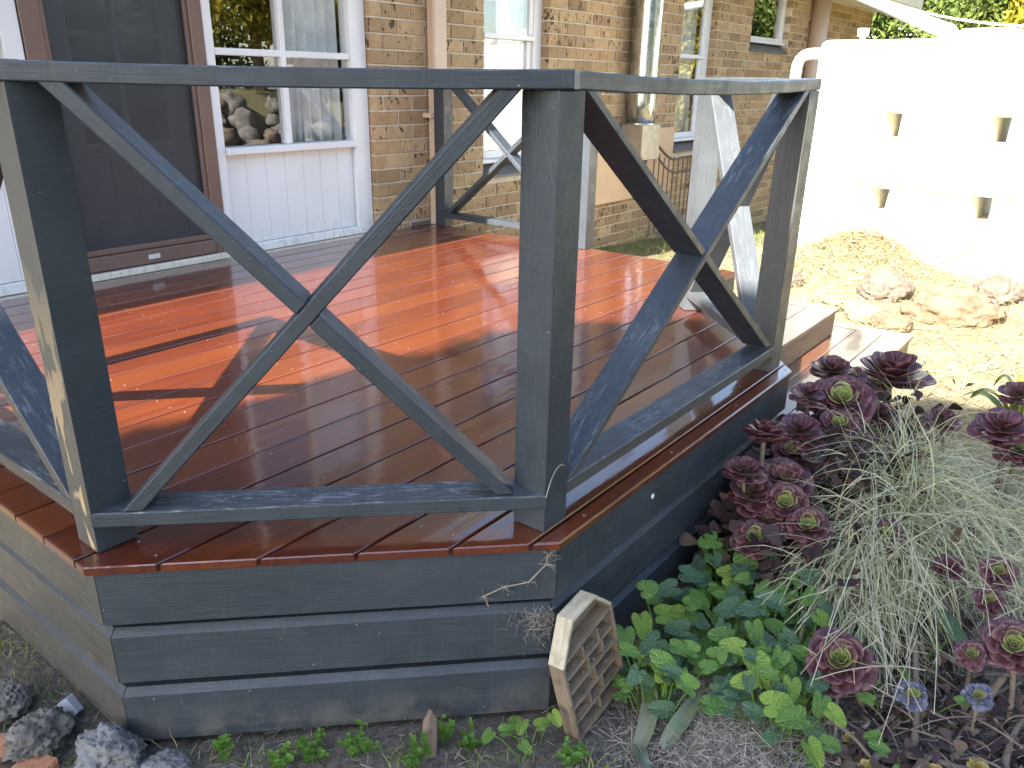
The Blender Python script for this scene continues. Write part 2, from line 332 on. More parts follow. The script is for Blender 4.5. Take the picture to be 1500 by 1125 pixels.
class MB:
    def __init__(s): s.v = []; s.f = []; s.uv = []
    def add(s, vs, fs, uv=None):
        b = len(s.v); s.v += [V(x) for x in vs]; s.f += [tuple(i+b for i in f) for f in fs]
        s.uv += uv if uv else [(0, 0)]*len(vs)
    def prism(s, poly, depth, bev=.0, ua=None):
        poly = [V(p) for p in poly]; d = V(depth); n = len(poly); dn = d.normalized()
        nr = V((0, 0, 0))
        for i in range(n): nr += (poly[i]-poly[0]).cross(poly[(i+1) % n]-poly[0])
        if nr.dot(d) > 0: poly = poly[::-1]          # front face normal looks against the depth
        if bev > 0: rings = [inset(poly, bev), [p+dn*bev for p in poly], [p+d-dn*bev for p in poly], [p+d for p in inset(poly, bev)]]
        else: rings = [poly, [p+d for p in poly]]
        vs = [p for r in rings for p in r]; fs = [tuple(range(n))]
        for k in range(len(rings)-1):
            for i in range(n):
                a, b = k*n+i, k*n+(i+1) % n; fs.append((a, a+n, b+n, b))
        fs.append(tuple(range(len(vs)-1, len(vs)-1-n, -1)))
        if ua is None: ua = max(((poly[(i+1) % n]-poly[i]) for i in range(n)), key=lambda e: e.length)
        ua = V(ua).normalized(); w1 = dn if abs(dn.dot(ua)) < .9 else ua.orthogonal().normalized(); w2 = ua.cross(w1)
        s.add(vs, fs, [(p.dot(ua), p.dot(w1)+p.dot(w2)*1.03) for p in vs])
    def box(s, lo, hi, bev=.0, ua=None):
        x0, y0, z0 = lo; x1, y1, z1 = hi
        s.prism([(x0, y0, z0), (x1, y0, z0), (x1, y0, z1), (x0, y0, z1)], (0, y1-y0, 0), bev, ua)
    def tube(s, pts, rad, seg=8, cap=True):
        pts = [V(p) for p in pts]; n = len(pts); rad = [rad]*n if isinstance(rad, (int, float)) else rad
        t = (pts[1]-pts[0]).normalized(); a = t.orthogonal().normalized(); vs = []; uv = []; L = 0
        for i, p in enumerate(pts):
            t2 = (pts[min(i+1, n-1)]-pts[max(i-1, 0)]).normalized(); q = t.rotation_difference(t2); a = (q @ a).normalized(); t = t2; b = t.cross(a)
            if i: L += (p-pts[i-1]).length
            for k in range(seg):
                an = 2*math.pi*k/seg; vs.append(p+(a*math.cos(an)+b*math.sin(an))*rad[i]); uv.append((L, k/seg*.2))
        fs = [(i*seg+k, i*seg+(k+1) % seg, (i+1)*seg+(k+1) % seg, (i+1)*seg+k) for i in range(n-1) for k in range(seg)]
        if cap: fs += [tuple(range(seg-1, -1, -1)), tuple(range((n-1)*seg, n*seg))]
        s.add(vs, fs, uv)
    def mesh(s, name, mat=None, off=V((0, 0, 0)), smooth=False):
        me = bpy.data.meshes.new(name); me.from_pydata([tuple(v-off) for v in s.v], [], s.f)
        l = me.uv_layers.new(name='UVMap'); idx = np.empty(len(me.loops), dtype=np.int32); me.loops.foreach_get('vertex_index', idx)
        l.data.foreach_set('uv', np.array(s.uv, dtype=np.float32)[idx].ravel())
        if smooth: me.polygons.foreach_set('use_smooth', [True]*len(me.polygons))
        if mat: me.materials.append(mat)
        me.update(); return me
    def build(s, name, mat, parent=None, smooth=False):
        off = root_of(parent).location if parent else V((0, 0, 0))
        return link(bpy.data.objects.new(name, s.mesh(name, mat, off, smooth)), parent)
def one(name, mat, parent, fn, *a, smooth=False, **k):
    m = MB(); getattr(m, fn)(*a, **k); return m.build(name, mat, parent, smooth)
def bezier(p, n=8):
    p = [V(q) for q in p]; out = []
    for i in range(n+1):
        t = i/n; q = p[:]
        while len(q) > 1: q = [q[j].lerp(q[j+1], t) for j in range(len(q)-1)]
        out.append(q[0])
    return out
def np_mesh(name, verts, quads, mat, parent=None, off=(0, 0, 0)):
    me = bpy.data.meshes.new(name); verts = np.asarray(verts, np.float32)-np.array(off, np.float32); quads = np.asarray(quads, np.int32)
    nv, nf = len(verts), len(quads); k = quads.shape[1]
    me.vertices.add(nv); me.vertices.foreach_set('co', verts.ravel()); me.loops.add(nf*k); me.loops.foreach_set('vertex_index', quads.ravel())
    me.polygons.add(nf); me.polygons.foreach_set('loop_start', np.arange(0, nf*k, k, dtype=np.int32)); me.update(calc_edges=True); me.validate()
    me.materials.append(mat); return link(bpy.data.objects.new(name, me), parent)
def ribbons(P, D, Ln, Wd, droop, seg=4, roll=None):
    """many curved grass blades: P base, D start direction, length, width, droop -> verts, quads"""
    n = len(P); D = D/np.linalg.norm(D, axis=1, keepdims=True)
    side = np.cross(D, np.array([0, 0, 1.])); side += rng.normal(0, .35, side.shape); side /= np.linalg.norm(side, axis=1, keepdims=True)+1e-9
    vs = []; p = P.copy(); d = D.copy()
    for i in range(seg+1):
        w = (Wd*(1-.85*(i/seg)**1.5))[:, None]*.5
        vs.append(np.stack([p-side*w, p+side*w], 1))
        p = p+d*(Ln/seg)[:, None]; d = d+np.array([0, 0, -1.])*(droop/seg)[:, None]+rng.normal(0, .10, d.shape); d /= np.linalg.norm(d, axis=1, keepdims=True)
    vs = np.stack(vs, 1).reshape(-1, 3); k = 2*(seg+1); base = np.arange(n)[:, None, None]*k
    q = np.array([[2*i, 2*i+1, 2*i+3, 2*i+2] for i in range(seg)])[None]+base
    return vs, q.reshape(-1, 4)
def smooth_noise(x, y, s, seed=0.0): return noise.noise(V((x*s+seed, y*s-seed, seed)))
def sstep(a, b, x):
    t = min(1, max(0, (x-a)/(b-a))); return t*t*(3-2*t)

# ------------------------------------------------------------------ ground (one sheet)
def gz(x, y):
    z = -.535
    z -= .05*max(0, min(x, 10)-6.0)*sstep(.5, 2, y) + .02*max(0, min(x, 30)-7)
    z += .06*math.exp(-(((x-.92)/.22)**2+((y+1.12)/.16)**2))                      # straw mound by the insect house
    z += .20*math.exp(-(((x-2.0)/.62)**2+((y+1.12)/.30)**2))                       # planted bed
    z += .26*math.exp(-(((x-6.75)/.45)**2+((y-.12)/.42)**2))+.12*math.exp(-(((x-6.4)/.7)**2+((y-.4)/.6)**2))  # raked hay against the tank
    z += .08*math.exp(-(((x-6.2)/.5)**2+((y+.9)/.7)**2))
    near = 1 if -2 < x < 8 and -4 < y < 2.4 else .4
    z += near*(.014*smooth_noise(x, y, 3.1)+.009*smooth_noise(x, y, 11, 3)+.005*smooth_noise(x, y, 27, 5))
    if -.03 < x < 3.7 and -.77 < y < 2.4 and x+y > -.05: z = min(z, -.53)
    return z
def axis(a, b, st, far, k):
    c = list(np.arange(a, b, st)); lo = [a]; hi = [c[-1]]; s = st
    while lo[-1] > -far: s *= k; lo.append(lo[-1]-s)
    s = st
    while hi[-1] < far: s *= k; hi.append(hi[-1]+s)
    return lo[::-1][:-1]+c+hi[1:]
gx = axis(-1.2, 8.0, .05, 90, 1.5); gy = axis(-2.6, 2.0, .05, 90, 1.5)
gv = [(x, y, gz(x, y)) for y in gy for x in gx]; nx = len(gx)
gq = [(j*nx+i, j*nx+i+1, (j+1)*nx+i+1, (j+1)*nx+i) for j in range(len(gy)-1) for i in range(nx-1)]
g = np_mesh('ground', gv, gq, M['gnd']); tag(g, kind='structure')
g.data.polygons.foreach_set('use_smooth', [True]*len(g.data.polygons))

# ------------------------------------------------------------------ brick house
house = thing('brick_house', 'tan brick house with white timber windows and a dark screen door behind the deck', 'house', (6, 2.42, -.6))
OPEN = [(.18, 3.106, .0, 2.12), (4.223, 5.048, .27, 1.95), (7.377, 8.199, .29, 1.95), (9.148, 10.386, 1.36, 2.05)]
WX0, WX1, WZ0, WZ1 = -3.0, 14.0, -.9, 2.12
xs = sorted({WX0, WX1, *[o[0] for o in OPEN], *[o[1] for o in OPEN]})
mb = MB()
for a, b in zip(xs[:-1], xs[1:]):
    hit = [o for o in OPEN if o[0] <= a and b <= o[1]]
    for z0, z1 in ([(WZ0, hit[0][2]-.002), (hit[0][3]+.002, WZ1)] if hit else [(WZ0, WZ1)]):
        if z1-z0 > .02: mb.box((a+(.003 if not hit else -.003), 2.428, z0), (b-(.003 if not hit else -.003), 2.53, z1))
wall = mb.build('wall', M['mortar'], house)
mb = MB(); mb.box((13.9, 2.535, -.9), (14.0, 8.5, 2.12)); mb.box((-3, 2.535, -.9), (-2.9, 8.5, 2.12)); mb.box((-2.89, 8.4, -.9), (13.89, 8.5, 2.12))
mb.build('side_wall', M['mortar'], house)
# bricks, one by one: rows of 93.5 mm, 262 mm long, half bond
bricks = []
CH, CL, J = .0935, .262, .0105
for r in range(int((WZ1-WZ0)/CH)+1):
    z0 = -.8+r*CH+J/2-CH; z1 = z0+CH-J
    row = r-1
    for c in range(-2, 75):
        x0 = -4.0+(c-.5*(row % 2))*CL+J/2; x1 = x0+CL-J
        if x1 < 3.0 or x0 > WX1 or z1 > WZ1 or z1 < -.75: continue
        if x1 < 3.66 and z1 < -.02: continue
        segs = [(max(x0, WX0), min(x1, WX1))]
        for o in OPEN:
            if z1 > o[2]+.02 and z0 < o[3]-.02:
                ns = []
                for a, b in segs:
                    if b <= o[0] or a >= o[1]: ns.append((a, b))
                    else:
                        if o[0]-a > .03: ns.append((a, o[0]))
                        if b-o[1] > .03: ns.append((o[1], b))
                segs = ns
        for a, b in segs:
            if b-a > .03: bricks.append((a, b, z0, z1))
def brick_mesh(mb, a, b, z0, z1):
    e = .004; y0 = 2.42+random.uniform(-.002, .002); y1 = 2.526
    mb.add([(a+e, y0, z0+e), (b-e, y0, z0+e), (b-e, y0, z1-e), (a+e, y0, z1-e), (a, y0+e, z0), (b, y0+e, z0), (b, y0+e, z1), (a, y0+e, z1),
            (a, y1, z0), (b, y1, z0), (b, y1, z1), (a, y1, z1)],
           [(0, 1, 2, 3), (0, 4, 5, 1), (1, 5, 6, 2), (2, 6, 7, 3), (3, 7, 4, 0), (4, 8, 9, 5), (5, 9, 10, 6), (6, 10, 11, 7), (7, 11, 8, 4)])
def vis(b):
    xm, zm = (b[0]+b[1])/2, (b[2]+b[3])/2
    d = math.hypot(xm+.63, 4.05); top = 1.0+(.118+.0)*0+ (1.44-1.0)/5.4*d*1.0+.05
    return d + (100 if zm > top or zm < -.6 else 0)
bricks.sort(key=vis)
shared = {}
for (a, b, z0, z1) in bricks[:299]:
    full = abs((b-a)-(CL-J)) < 1e-4
    key = ('full', random.randrange(3)) if full else None
    if key and key in shared: me = shared[key]
    else:
        m = MB(); brick_mesh(m, 0, b-a, 0, z1-z0); me = m.mesh('brick', M['brick'], V((0, 0, 0)))
        if key: shared[key] = me
    o = bpy.data.objects.new('brick', me); link(o, wall); o.location = V((a, 0, z0))-house.location
mb = MB()
for b in bricks[299:]: brick_mesh(mb, *b)
tag(mb.build('far_bricks', M['brick'], wall), kind='stuff')
# roof, soffit, gutter
EY = 1.79
one('soffit', M['lining'], house, 'box', (-3.3, EY+.10, 2.125), (14.3, 2.6, 2.15))
mb = MB(); prof = [(EY, 2.30), (EY, 2.155), (EY+.02, 2.13), (EY+.098, 2.13), (EY+.098, 2.30)]
mb.prism([(-3.4, y, z) for y, z in prof], (17.8, 0, 0), 0, (1, 0, 0)); mb.build('gutter', M['cream'], house)
roof = MB(); tan = math.tan(math.radians(21))
roof.prism([(-3.4, EY+.04, 2.29), (-3.4, 5.6, 2.29+(5.6-EY-.04)*tan), (-3.4, 5.6, 2.2+(5.6-EY-.04)*tan), (-3.4, EY+.104, 2.22)], (17.8, 0, 0))
roof.prism([(-3.4, 5.604, 2.29+(5.6-EY-.04)*tan), (-3.4, 9.3, 2.29), (-3.4, 9.3, 2.2), (-3.4, 5.604, 2.2+(5.6-EY-.04)*tan)], (17.8, 0, 0))
rf = roof.build('roof', M['tile'], house)
mb = MB()                                                     # courses of tiles stand as stepped ridges on the slope
for i in range(11):
    y = EY+.05+i*.33; z = 2.29+(y-EY-.04)*tan
    mb.prism([(-3.4, y, z+.004), (-3.4, y+.31, z+.31*tan+.004), (-3.4, y, z+.035)], (17.8, 0, 0))
tag(mb.build('tile_courses', M['tile'], rf), kind='stuff')
# dark rooms behind the glass
mb = MB(); mb.box((-.2, 4.6, -.1), (13.5, 4.7, 2.2)); mb.box((-.2, 2.6, -.12), (13.5, 4.6, -.1)); mb.box((-.2, 2.6, 2.2), (13.5, 4.6, 2.22))
for x in (-.25, 3.4, 6.2, 8.7, 11): mb.box((x, 2.6, -.1), (x+.04, 4.6, 2.2))
mb.build('room_wall', M['dark'], house)
# window between door and brick pier (unit face y = 2.47)
def framepart(name, lo, hi, par, mat='white', bev=.004): return one(name, M[mat], par, 'box', lo, hi, bev)
def sidelight(x0, x1, mx, st):
    """timber window over boarded panel"""
    w = framepart('window', (x0, 2.462, .004), (x0+.055, 2.56, 2.11), house)
    w2 = [framepart('frame', (x1-st, 2.462, .004), (x1, 2.56, 2.11), w), framepart('frame', (x0+.057, 2.464, .004), (x1-st-.002, 2.54, .055), w)]
    framepart('sill', (x0+.057, 2.43, .572), (x1-st-.002, 2.54, .612), w); framepart('rail', (x0+.057, 2.468, 1.095), (x1-st-.002, 2.53, 1.132), w)
    framepart('mullion', (mx-.018, 2.466, .614), (mx+.018, 2.532, 2.11), w)
    for a, b in ((x0+.057, mx-.019), (mx+.019, x1-st-.003)):
        for z0, z1 in ((.614, 1.094), (1.133, 2.11)):
            one('pane', M['glass'], w, 'box', (a, 2.50, z0), (b, 2.504, z1))
    k = 7; bw = (x1-st-.003-x0-.058)/k
    for i in range(k):
        one('panel_board', M['white'], w, 'box', (x0+.058+i*bw, 2.488+random.uniform(-.0008, .0008), .057), (x0+.058+(i+1)*bw-.0005, 2.52, .571), .0045, (0, 0, 1))
    return w
w1 = sidelight(1.962, 3.100, 2.466, .13)
w0 = sidelight(.19, 1.055, .62, .085)
# screen door
d = framepart('door', (1.06, 2.455, .04), (1.15, 2.56, 2.11), house, 'brown')
framepart('frame', (1.885, 2.455, .04), (1.96, 2.56, 2.11), d, 'brown')
framepart('threshold', (1.151, 2.445, .045), (1.884, 2.56, .118), d, 'brown', .006)
framepart('rail', (1.151, 2.47, .12), (1.884, 2.51, .150), d, 'brown')
one('label', M['label'], d, 'box', (1.475, 2.4435, .070), (1.54, 2.4448, .094))
one('weather_strip', M['cream'], d, 'box', (1.07, 2.425, .004), (1.955, 2.47, .038), .004)
one('screen', M['screen'], d, 'box', (1.151, 2.488, .151), (1.884, 2.489, 2.11))
one('jamb_trim', M['brown'], d, 'box', (1.152, 2.466, .152), (1.172, 2.484, 2.11), .002); one('jamb_trim', M['brown'], d, 'box', (1.863, 2.466, .152), (1.883, 2.484, 2.11), .002)
mb = MB(); dx0, dx1 = 1.18, 1.86
for lo, hi in (((dx0, 2.53, .13), (dx0+.11, 2.57, 2.1)), ((dx1-.11, 2.53, .13), (dx1, 2.57, 2.1)), ((dx0+.111, 2.53, .13), (dx1-.111, 2.57, .27)), ((dx0+.111, 2.53, .60), (dx1-.111, 2.57, .66)),
               ((dx0+.111, 2.535, 1.16), (dx1-.111, 2.565, 1.185)), ((1.508, 2.535, .661), (1.532, 2.565, 1.159)), ((1.508, 2.535, 1.186), (1.532, 2.565, 2.1))): mb.box(lo, hi, .003)
mb.build('inner_door', M['doorin'], d)
for i in range(4): one('panel_board', M['doorin'], d, 'box', (1.292+i*.114, 2.545, .272), (1.404+i*.114, 2.565, .598), .004, (0, 0, 1))
one('pane', M['glass'], d, 'box', (dx0+.111, 2.548, .662), (dx1-.111, 2.552, 2.1))
# the three sash windows along the wall
def sash(x0, x1, z0, z1, meet, label=None):
    yb = 2.50
    w = framepart('window', (x1-.11, yb-.002, z0+.135), (x1-.002, 2.58, z1), house)
    framepart('frame', (x0+.002, yb-.002, z0+.135), (x0+.085, 2.58, z1), w)
    framepart('sill', (x0+.003, yb-.04, z0+.105), (x1-.003, 2.58, z0+.133), w)
    one('sill_tile', M['tiledark'], w, 'prism', [(x0+.004, 2.40, z0+.0), (x0+.004, 2.40, z0+.02), (x0+.004, yb+.03, z0+.10), (x0+.004, yb+.03, z0+.0)], (x1-x0-.008, 0, 0), .0)
    a, b = x0+.087, x1-.112
    if meet:
        framepart('stile', (b-.06, yb+.018, z0+.135), (b, yb+.05, meet-.002), w); framepart('stile', (a, yb+.018, z0+.135), (a+.05, yb+.05, meet-.002), w)
        framepart('rail', (a+.051, yb+.018, z0+.135), (b-.061, yb+.05, z0+.195), w); framepart('meeting_rail', (a, yb-.012, meet), (b, yb+.05, meet+.04), w)
        framepart('stile', (b-.05, yb+.004, meet+.042), (b, yb+.035, z1), w)
        one('pane', M['glass'], w, 'box', (a+.051, yb+.034, z0+.196), (b-.061, yb+.038, meet-.002)); one('pane', M['glass'], w, 'box', (a, yb+.018, meet+.042), (b-.051, yb+.022, z1))
    else:
        framepart('rail', (a, yb+.01, z0+.135), (b, yb+.05, z0+.18), w); one('pane', M['glass'], w, 'box', (a, yb+.028, z0+.181), (b, yb+.032, z1))
    return w
sash(4.223, 5.048, .27, 1.95, 1.285); sash(7.377, 8.199, .29, 1.95, 1.24); sash(9.148, 10.386, 1.36, 2.05, None)
# wall vent, peach render panel
v = one('vent', M['vent'], house, 'box', (3.40, 2.405, .003), (3.60, 2.419, .034), .002)
mb = MB()
for i in range(12):
    for k in range(2): mb.box((3.408+i*.0158, 2.4035, .007+k*.013), (3.417+i*.0158, 2.4046, .017+k*.013))
tag(mb.build('vent_holes', M['black'], v), kind='stuff')
one('render_panel', M['fern'], house, 'box', (5.80, 2.37, -.10), (7.30, 2.418, .56), .006)
# curtains inside
def curtain(name, x0, x1, z0, z1, y, label, amp=.025, per=.085):
    n = int((x1-x0)/.008); vs = []; fs = []
    for i in range(n+1):
        x = x0+(x1-x0)*i/n; yy = y+amp*math.sin(x/per*6.283+math.sin(x*9)*1.2)+.008*math.sin(x*91)
        for z in (z0, z1): vs.append((x, yy, z))
    for i in range(n): fs.append((2*i, 2*i+2, 2*i+3, 2*i+1))
    m = MB(); m.add(vs, fs); o = m.build(name, M['curtain'], None, True); sm = o.modifiers.new('thick', 'SOLIDIFY'); sm.thickness = .002
    return tag(o, label, 'curtain', 'pale curtains behind the house windows')
curtain('curtain', 2.52, 2.96, .45, 2.10, 2.585, 'pale sheer curtain in folds behind the window beside the screen door')
curtain('curtain', 4.60, 4.95, .3, 2.0, 2.63, 'light curtain hanging inside the sash window right of the downpipe', .02, .10)
curtain('curtain', 7.72, 8.1, .3, 2.0, 2.63, 'light curtain hanging inside the sash window right of the steel flue', .02, .10)
curtain('curtain', .62, .93, .45, 2.10, 2.59, 'pale curtain behind the narrow window left of the screen door', .02, .09)

# ------------------------------------------------------------------ downpipes, flue, iron handrail
def downpipe(x0, x1, y0, y1, z0, z1, label, clips):
    t = thing('downpipe', label, 'downpipe', ((x0+x1)/2, y0, z0), 'downpipes on the house wall')
    one('pipe', M['downp'], t, 'box', (x0, y0, z0), (x1, y1, z1), .012, (0, 0, 1))
    for z in clips: one('clip', M['downp'], t, 'box', (x0-.05, y0-.004, z), (x1+.004, y1+.002, z+.03), .002)
downpipe(3.60, 3.735, 2.335, 2.41, .003, 2.13, 'square beige downpipe on the brick wall beside the deck', (.74,))
t = thing('downpipe', 'round pinkish downpipe on the far wall behind the water tank', 'downpipe', (11.2, 2.32, -.75), 'downpipes on the house wall')
one('pipe', M['downp'], t, 'tube', [(11.2, 2.32, -.75), (11.2, 2.32, .8), (11.2, 2.32, 2.12)], .12, 16, smooth=True)
one('clip', M['downp'], t, 'tube', [(11.2, 2.32, 1.0), (11.2, 2.32, 1.03)], .126, 16)
fl = thing('flue', 'shiny galvanised steel flue rising from a dull metal box on the wall', 'flue', (6.37, 2.28, .3))
one('pipe', M['steel'], fl, 'tube', [(6.37, 2.27, .622+i*.2) for i in range(12)], .138, 32, smooth=True)
for z in (1.62, 2.6): one('seam', M['steel'], fl, 'tube', [(6.37, 2.27, z), (6.37, 2.27, z+.012)], .1405, 32)
one('box', M['box'], fl, 'box', (6.19, 2.14, .30), (6.545, 2.368, .62), .004)
one('collar', M['steel'], fl, 'tube', [(6.37, 2.27, .6205), (6.37, 2.27, .632)], .15, 32)
one('gas_pipe', M['box'], fl, 'tube', [(6.40, 2.20, .30), (6.40, 2.20, -.05)], .02, 10, smooth=True)
hr = thing('handrail', 'old rusty iron handrail with thin bars below the flue', 'handrail', (7.0, 2.2, gz(7, 2.2)))
one('top_bar', M['rust'], hr, 'tube', bezier([(6.55, 2.2, .46), (6.75, 2.2, .36), (6.9, 2.2, .22), (7.15, 2.2, .27)], 8)+[V((7.42, 2.2, .27))], .014, 8)
one('lower_bar', M['rust'], hr, 'tube', bezier([(6.55, 2.2, .36), (6.75, 2.2, .25), (6.9, 2.2, .10), (7.15, 2.2, .13)], 8)+[V((7.42, 2.2, .13))], .011, 8)
one('lower_bar', M['rust'], hr, 'tube', [(6.55, 2.2, -.45), (7.42, 2.2, -.45)], .011, 8)
for i in range(9):
    x = 6.58+i*.105; zt = .42 if x < 6.66 else (.33 if x < 6.76 else .265 if x > 7.0 else .29)
    one('bar', M['rust'], hr, 'tube', [(x, 2.2, -.46 if i not in (2, 8) else gz(x, 2.2)-.03), (x, 2.2, zt)], .0065 if i != 8 else .013, 7)

# ------------------------------------------------------------------ deck
deck = thing('timber_deck', 'oiled red hardwood deck with a cut off corner and dark painted side boards', 'deck', (1.6, .8, -.52))
YF = -.766
def xl(y): return .692-(y-YF) if y < -.027 else -.047
def xr(y): return 2.215+(y-YF)*1.15 if y < -.694 else (2.298+(y+.694) if y < .058 else 3.64)
gaps = [YF, -.7165, -.5865]+[-.436+.1502*k for k in range(19)]
gaps = [q for q in gaps if q < 2.30]+[2.412]
breaks = [-.694, -.027, .058]
def board(y0, y1):
    ys = [y0]+[b for b in breaks if y0+.002 < b < y1-.002]+[y1]; e = 1e-4
    if any(abs(b-.058) < 1e-6 for b in ys[1:-1]):          # the bay starts inside this board: straight end
        return [(xl(y), y) for y in ys][::-1]+[(xr(y0), y0), (xr(.057), .0575), (3.64, .0585), (3.64, y1)]
    L = [(xl(min(max(y, y0+e), y1-e)), y) for y in ys]; Rr = [(xr(min(max(y, y0+e), y1-e)), y) for y in ys]
    return L[::-1]+Rr
DT = .022
for i in range(len(gaps)-1):
    y0 = gaps[i]+(.0035 if i else 0); y1 = gaps[i+1]-.0037
    tilt = random.uniform(-.0006, .0006)
    pl = board(y0, y1)
    if any(y0 < b < y1 for b in (.058,)):
        # split at the bay so that every prism stays convex
        a = [(xl(y1), y1), (xl(.058), .058), (xl(y0), y0), (xr(y0), y0), (xr(.057), .058), (xr(.057), y1)]
        mb = MB(); mb.prism([(x, y, 0) for x, y in a], (0, 0, -DT), .0022, (1, 0, 0))
        mb.prism([(x, y, 0) for x, y in [(xr(.057), .058), (3.64, .058), (3.64, y1), (xr(.057), y1)]], (0, 0, -DT), 0, (1, 0, 0))
        mb.build('deck_board', M['deck'], deck)
    else:
        one('deck_board', M['deck'], deck, 'prism', [(x, y, tilt) for x, y in pl], (0, 0, -DT), .0026 if i else .0040, (1, 0, 0))
mb = MB()
for i in range(1, len(gaps)-1):
    for x in (.08, .55, 1.02, 1.47, 1.93, 2.4, 2.87, 3.32):
        for o in (.034, gaps[i+1]-gaps[i]-.034):
            y = gaps[i]+o
            if xl(y)+.03 < x < xr(y)-.03: xx = x+random.uniform(-.012, .012); mb.tube([(xx, y, -.001), (xx, y, .0010)], .0030, 7)
for q in range(4): mb.tube([(.83+q*.46, -.742, -.001), (.83+q*.46, -.742, .0012)], .0046, 8)
tag(mb.build('screw_heads', M['screwm'], deck), kind='stuff')
# side boards: top edge z, bottom z, inset
def fascia(p, q, mit_p, mit_q, dz, name='fascia_board', mat='paint_d', ins=0.0, bev=.0):
    p, q = V((*p, 0)), V((*q, 0)); d = (q-p).normalized(); nin = V((-d.y, d.x, 0)); th = .03
    for (z1, z0, s_) in dz:
        a = p+nin*s_+d*mit_p*s_; b = q+nin*s_-d*mit_q*s_
        prof = [(0, z0+.003), (0, z1-(.017 if s_ else .002)), (.015 if s_ else .002, z1), (th, z1), (th, z0)]
        m = MB(); n = len(prof)
        A = [a+nin*u+d*(mit_p*u+.0012)+V((0, 0, z)) for u, z in prof]; B = [b+nin*u-d*(mit_q*u+.0012)+V((0, 0, z)) for u, z in prof]
        L = (b-a).length; uvs = [(v.dot(d), v.z+v.dot(nin)) for v in A+B]
        m.add(A+B, [tuple(range(n)), tuple(range(2*n-1, n-1, -1))]+[(i, i+n, (i+1) % n+n, (i+1) % n) for i in range(n)], uvs)
        m.build(name, M[mat], deck)
ROWS = [(-.0235, -.163, 0.0), (-.186, -.334, .009), (-.357, -.510, .009)]
tq = math.tan(math.radians(22.5))
cL, cR, cE, cB = (-.030, -.030), (.697, -.757), (2.225, -.757), (3.02, .038)
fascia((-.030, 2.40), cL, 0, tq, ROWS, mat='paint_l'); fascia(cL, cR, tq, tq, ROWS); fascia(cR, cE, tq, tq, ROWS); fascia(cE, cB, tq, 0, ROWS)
fascia((3.04, .062), (3.63, .062), 0, 1, ROWS); fascia((3.63, .062), (3.63, 2.40), 1, 0, ROWS)
mb = MB()
for i in range(8): mb.box((.06+i*.46, (.05, -.40, -.68, -.68, -.68, -.5, .1, .1)[i], -.16), (.10+i*.46, 2.38, -.0235))
for x, y in ((.10, .1), (.75, -.62), (2.1, -.62), (1.4, .6), (.1, 1.3), (2.7, .5), (3.4, 1.6)): mb.box((x, y, -.7), (x+.08, y+.08, -.161))
mb.build('joist', M['black'], deck)

# steps
def step(label, x_far, y_front, z, gl, xb):
    t = thing('timber_step', label, 'step', (3.3, y_front+.2, -.52), 'wide timber steps at the end of the deck')
    ys = [y_front]+gl
    def xlft(y): return 3.03+y
    for i in range(len(ys)-1):
        a, b = ys[i]+(.002 if i else 0), ys[i+1]-.002
        one('tread_board', M['step'], t, 'prism', [(xlft(a), a, z), (xb-.002, a, z), (xb-.002, b, z), (xlft(b), b, z)], (0, 0, -DT), .0025, (1, 0, 0))
    one('border_board', M['step'], t, 'prism', [(xb+.002, y_front+(x_far-xb)*0, z), (x_far, y_front, z), (x_far, gl[-1]-.002, z), (xb+.002, gl[-1]-.002, z)], (0, 0, -DT), .0025, (0, 1, 0))
    one('riser', M['oldwoodl'] if False else M['risr'], t, 'prism', [(xlft(y_front)+.02, y_front+.012, z-.0235), (x_far-.02, y_front+.012, z-.0235), (x_far-.02, y_front+.012, z-.148 if z > -.2 else z-.24), (xlft(y_front)+.02, y_front+.012, z-.148 if z > -.2 else z-.24)], (0, .025, 0), .002, (1, 0, 0))
    one('riser', M['risr'], t, 'prism', [(x_far-.02, y_front+.04, z-.0235), (x_far-.02, gl[-1]-.01, z-.0235), (x_far-.02, gl[-1]-.01, z-.148 if z > -.2 else z-.24), (x_far-.02, y_front+.04, z-.148 if z > -.2 else z-.24)], (-.025, 0, 0), .002, (0, 1, 0))
M['risr'] = m_wood('riser_timber', (.20, .135, .075), (.30, .21, .125), (.12, .08, .045), .5)
step('upper dusty timber step with a side board below the end of the deck', 3.83, -.478, -.15, [-.333, -.19, -.045, .058], 3.72)
step('lower timber step reaching out beside the purple succulents', 4.10, -.826, -.30, [-.684, -.545, -.40, -.26, -.11, .058], 3.98)

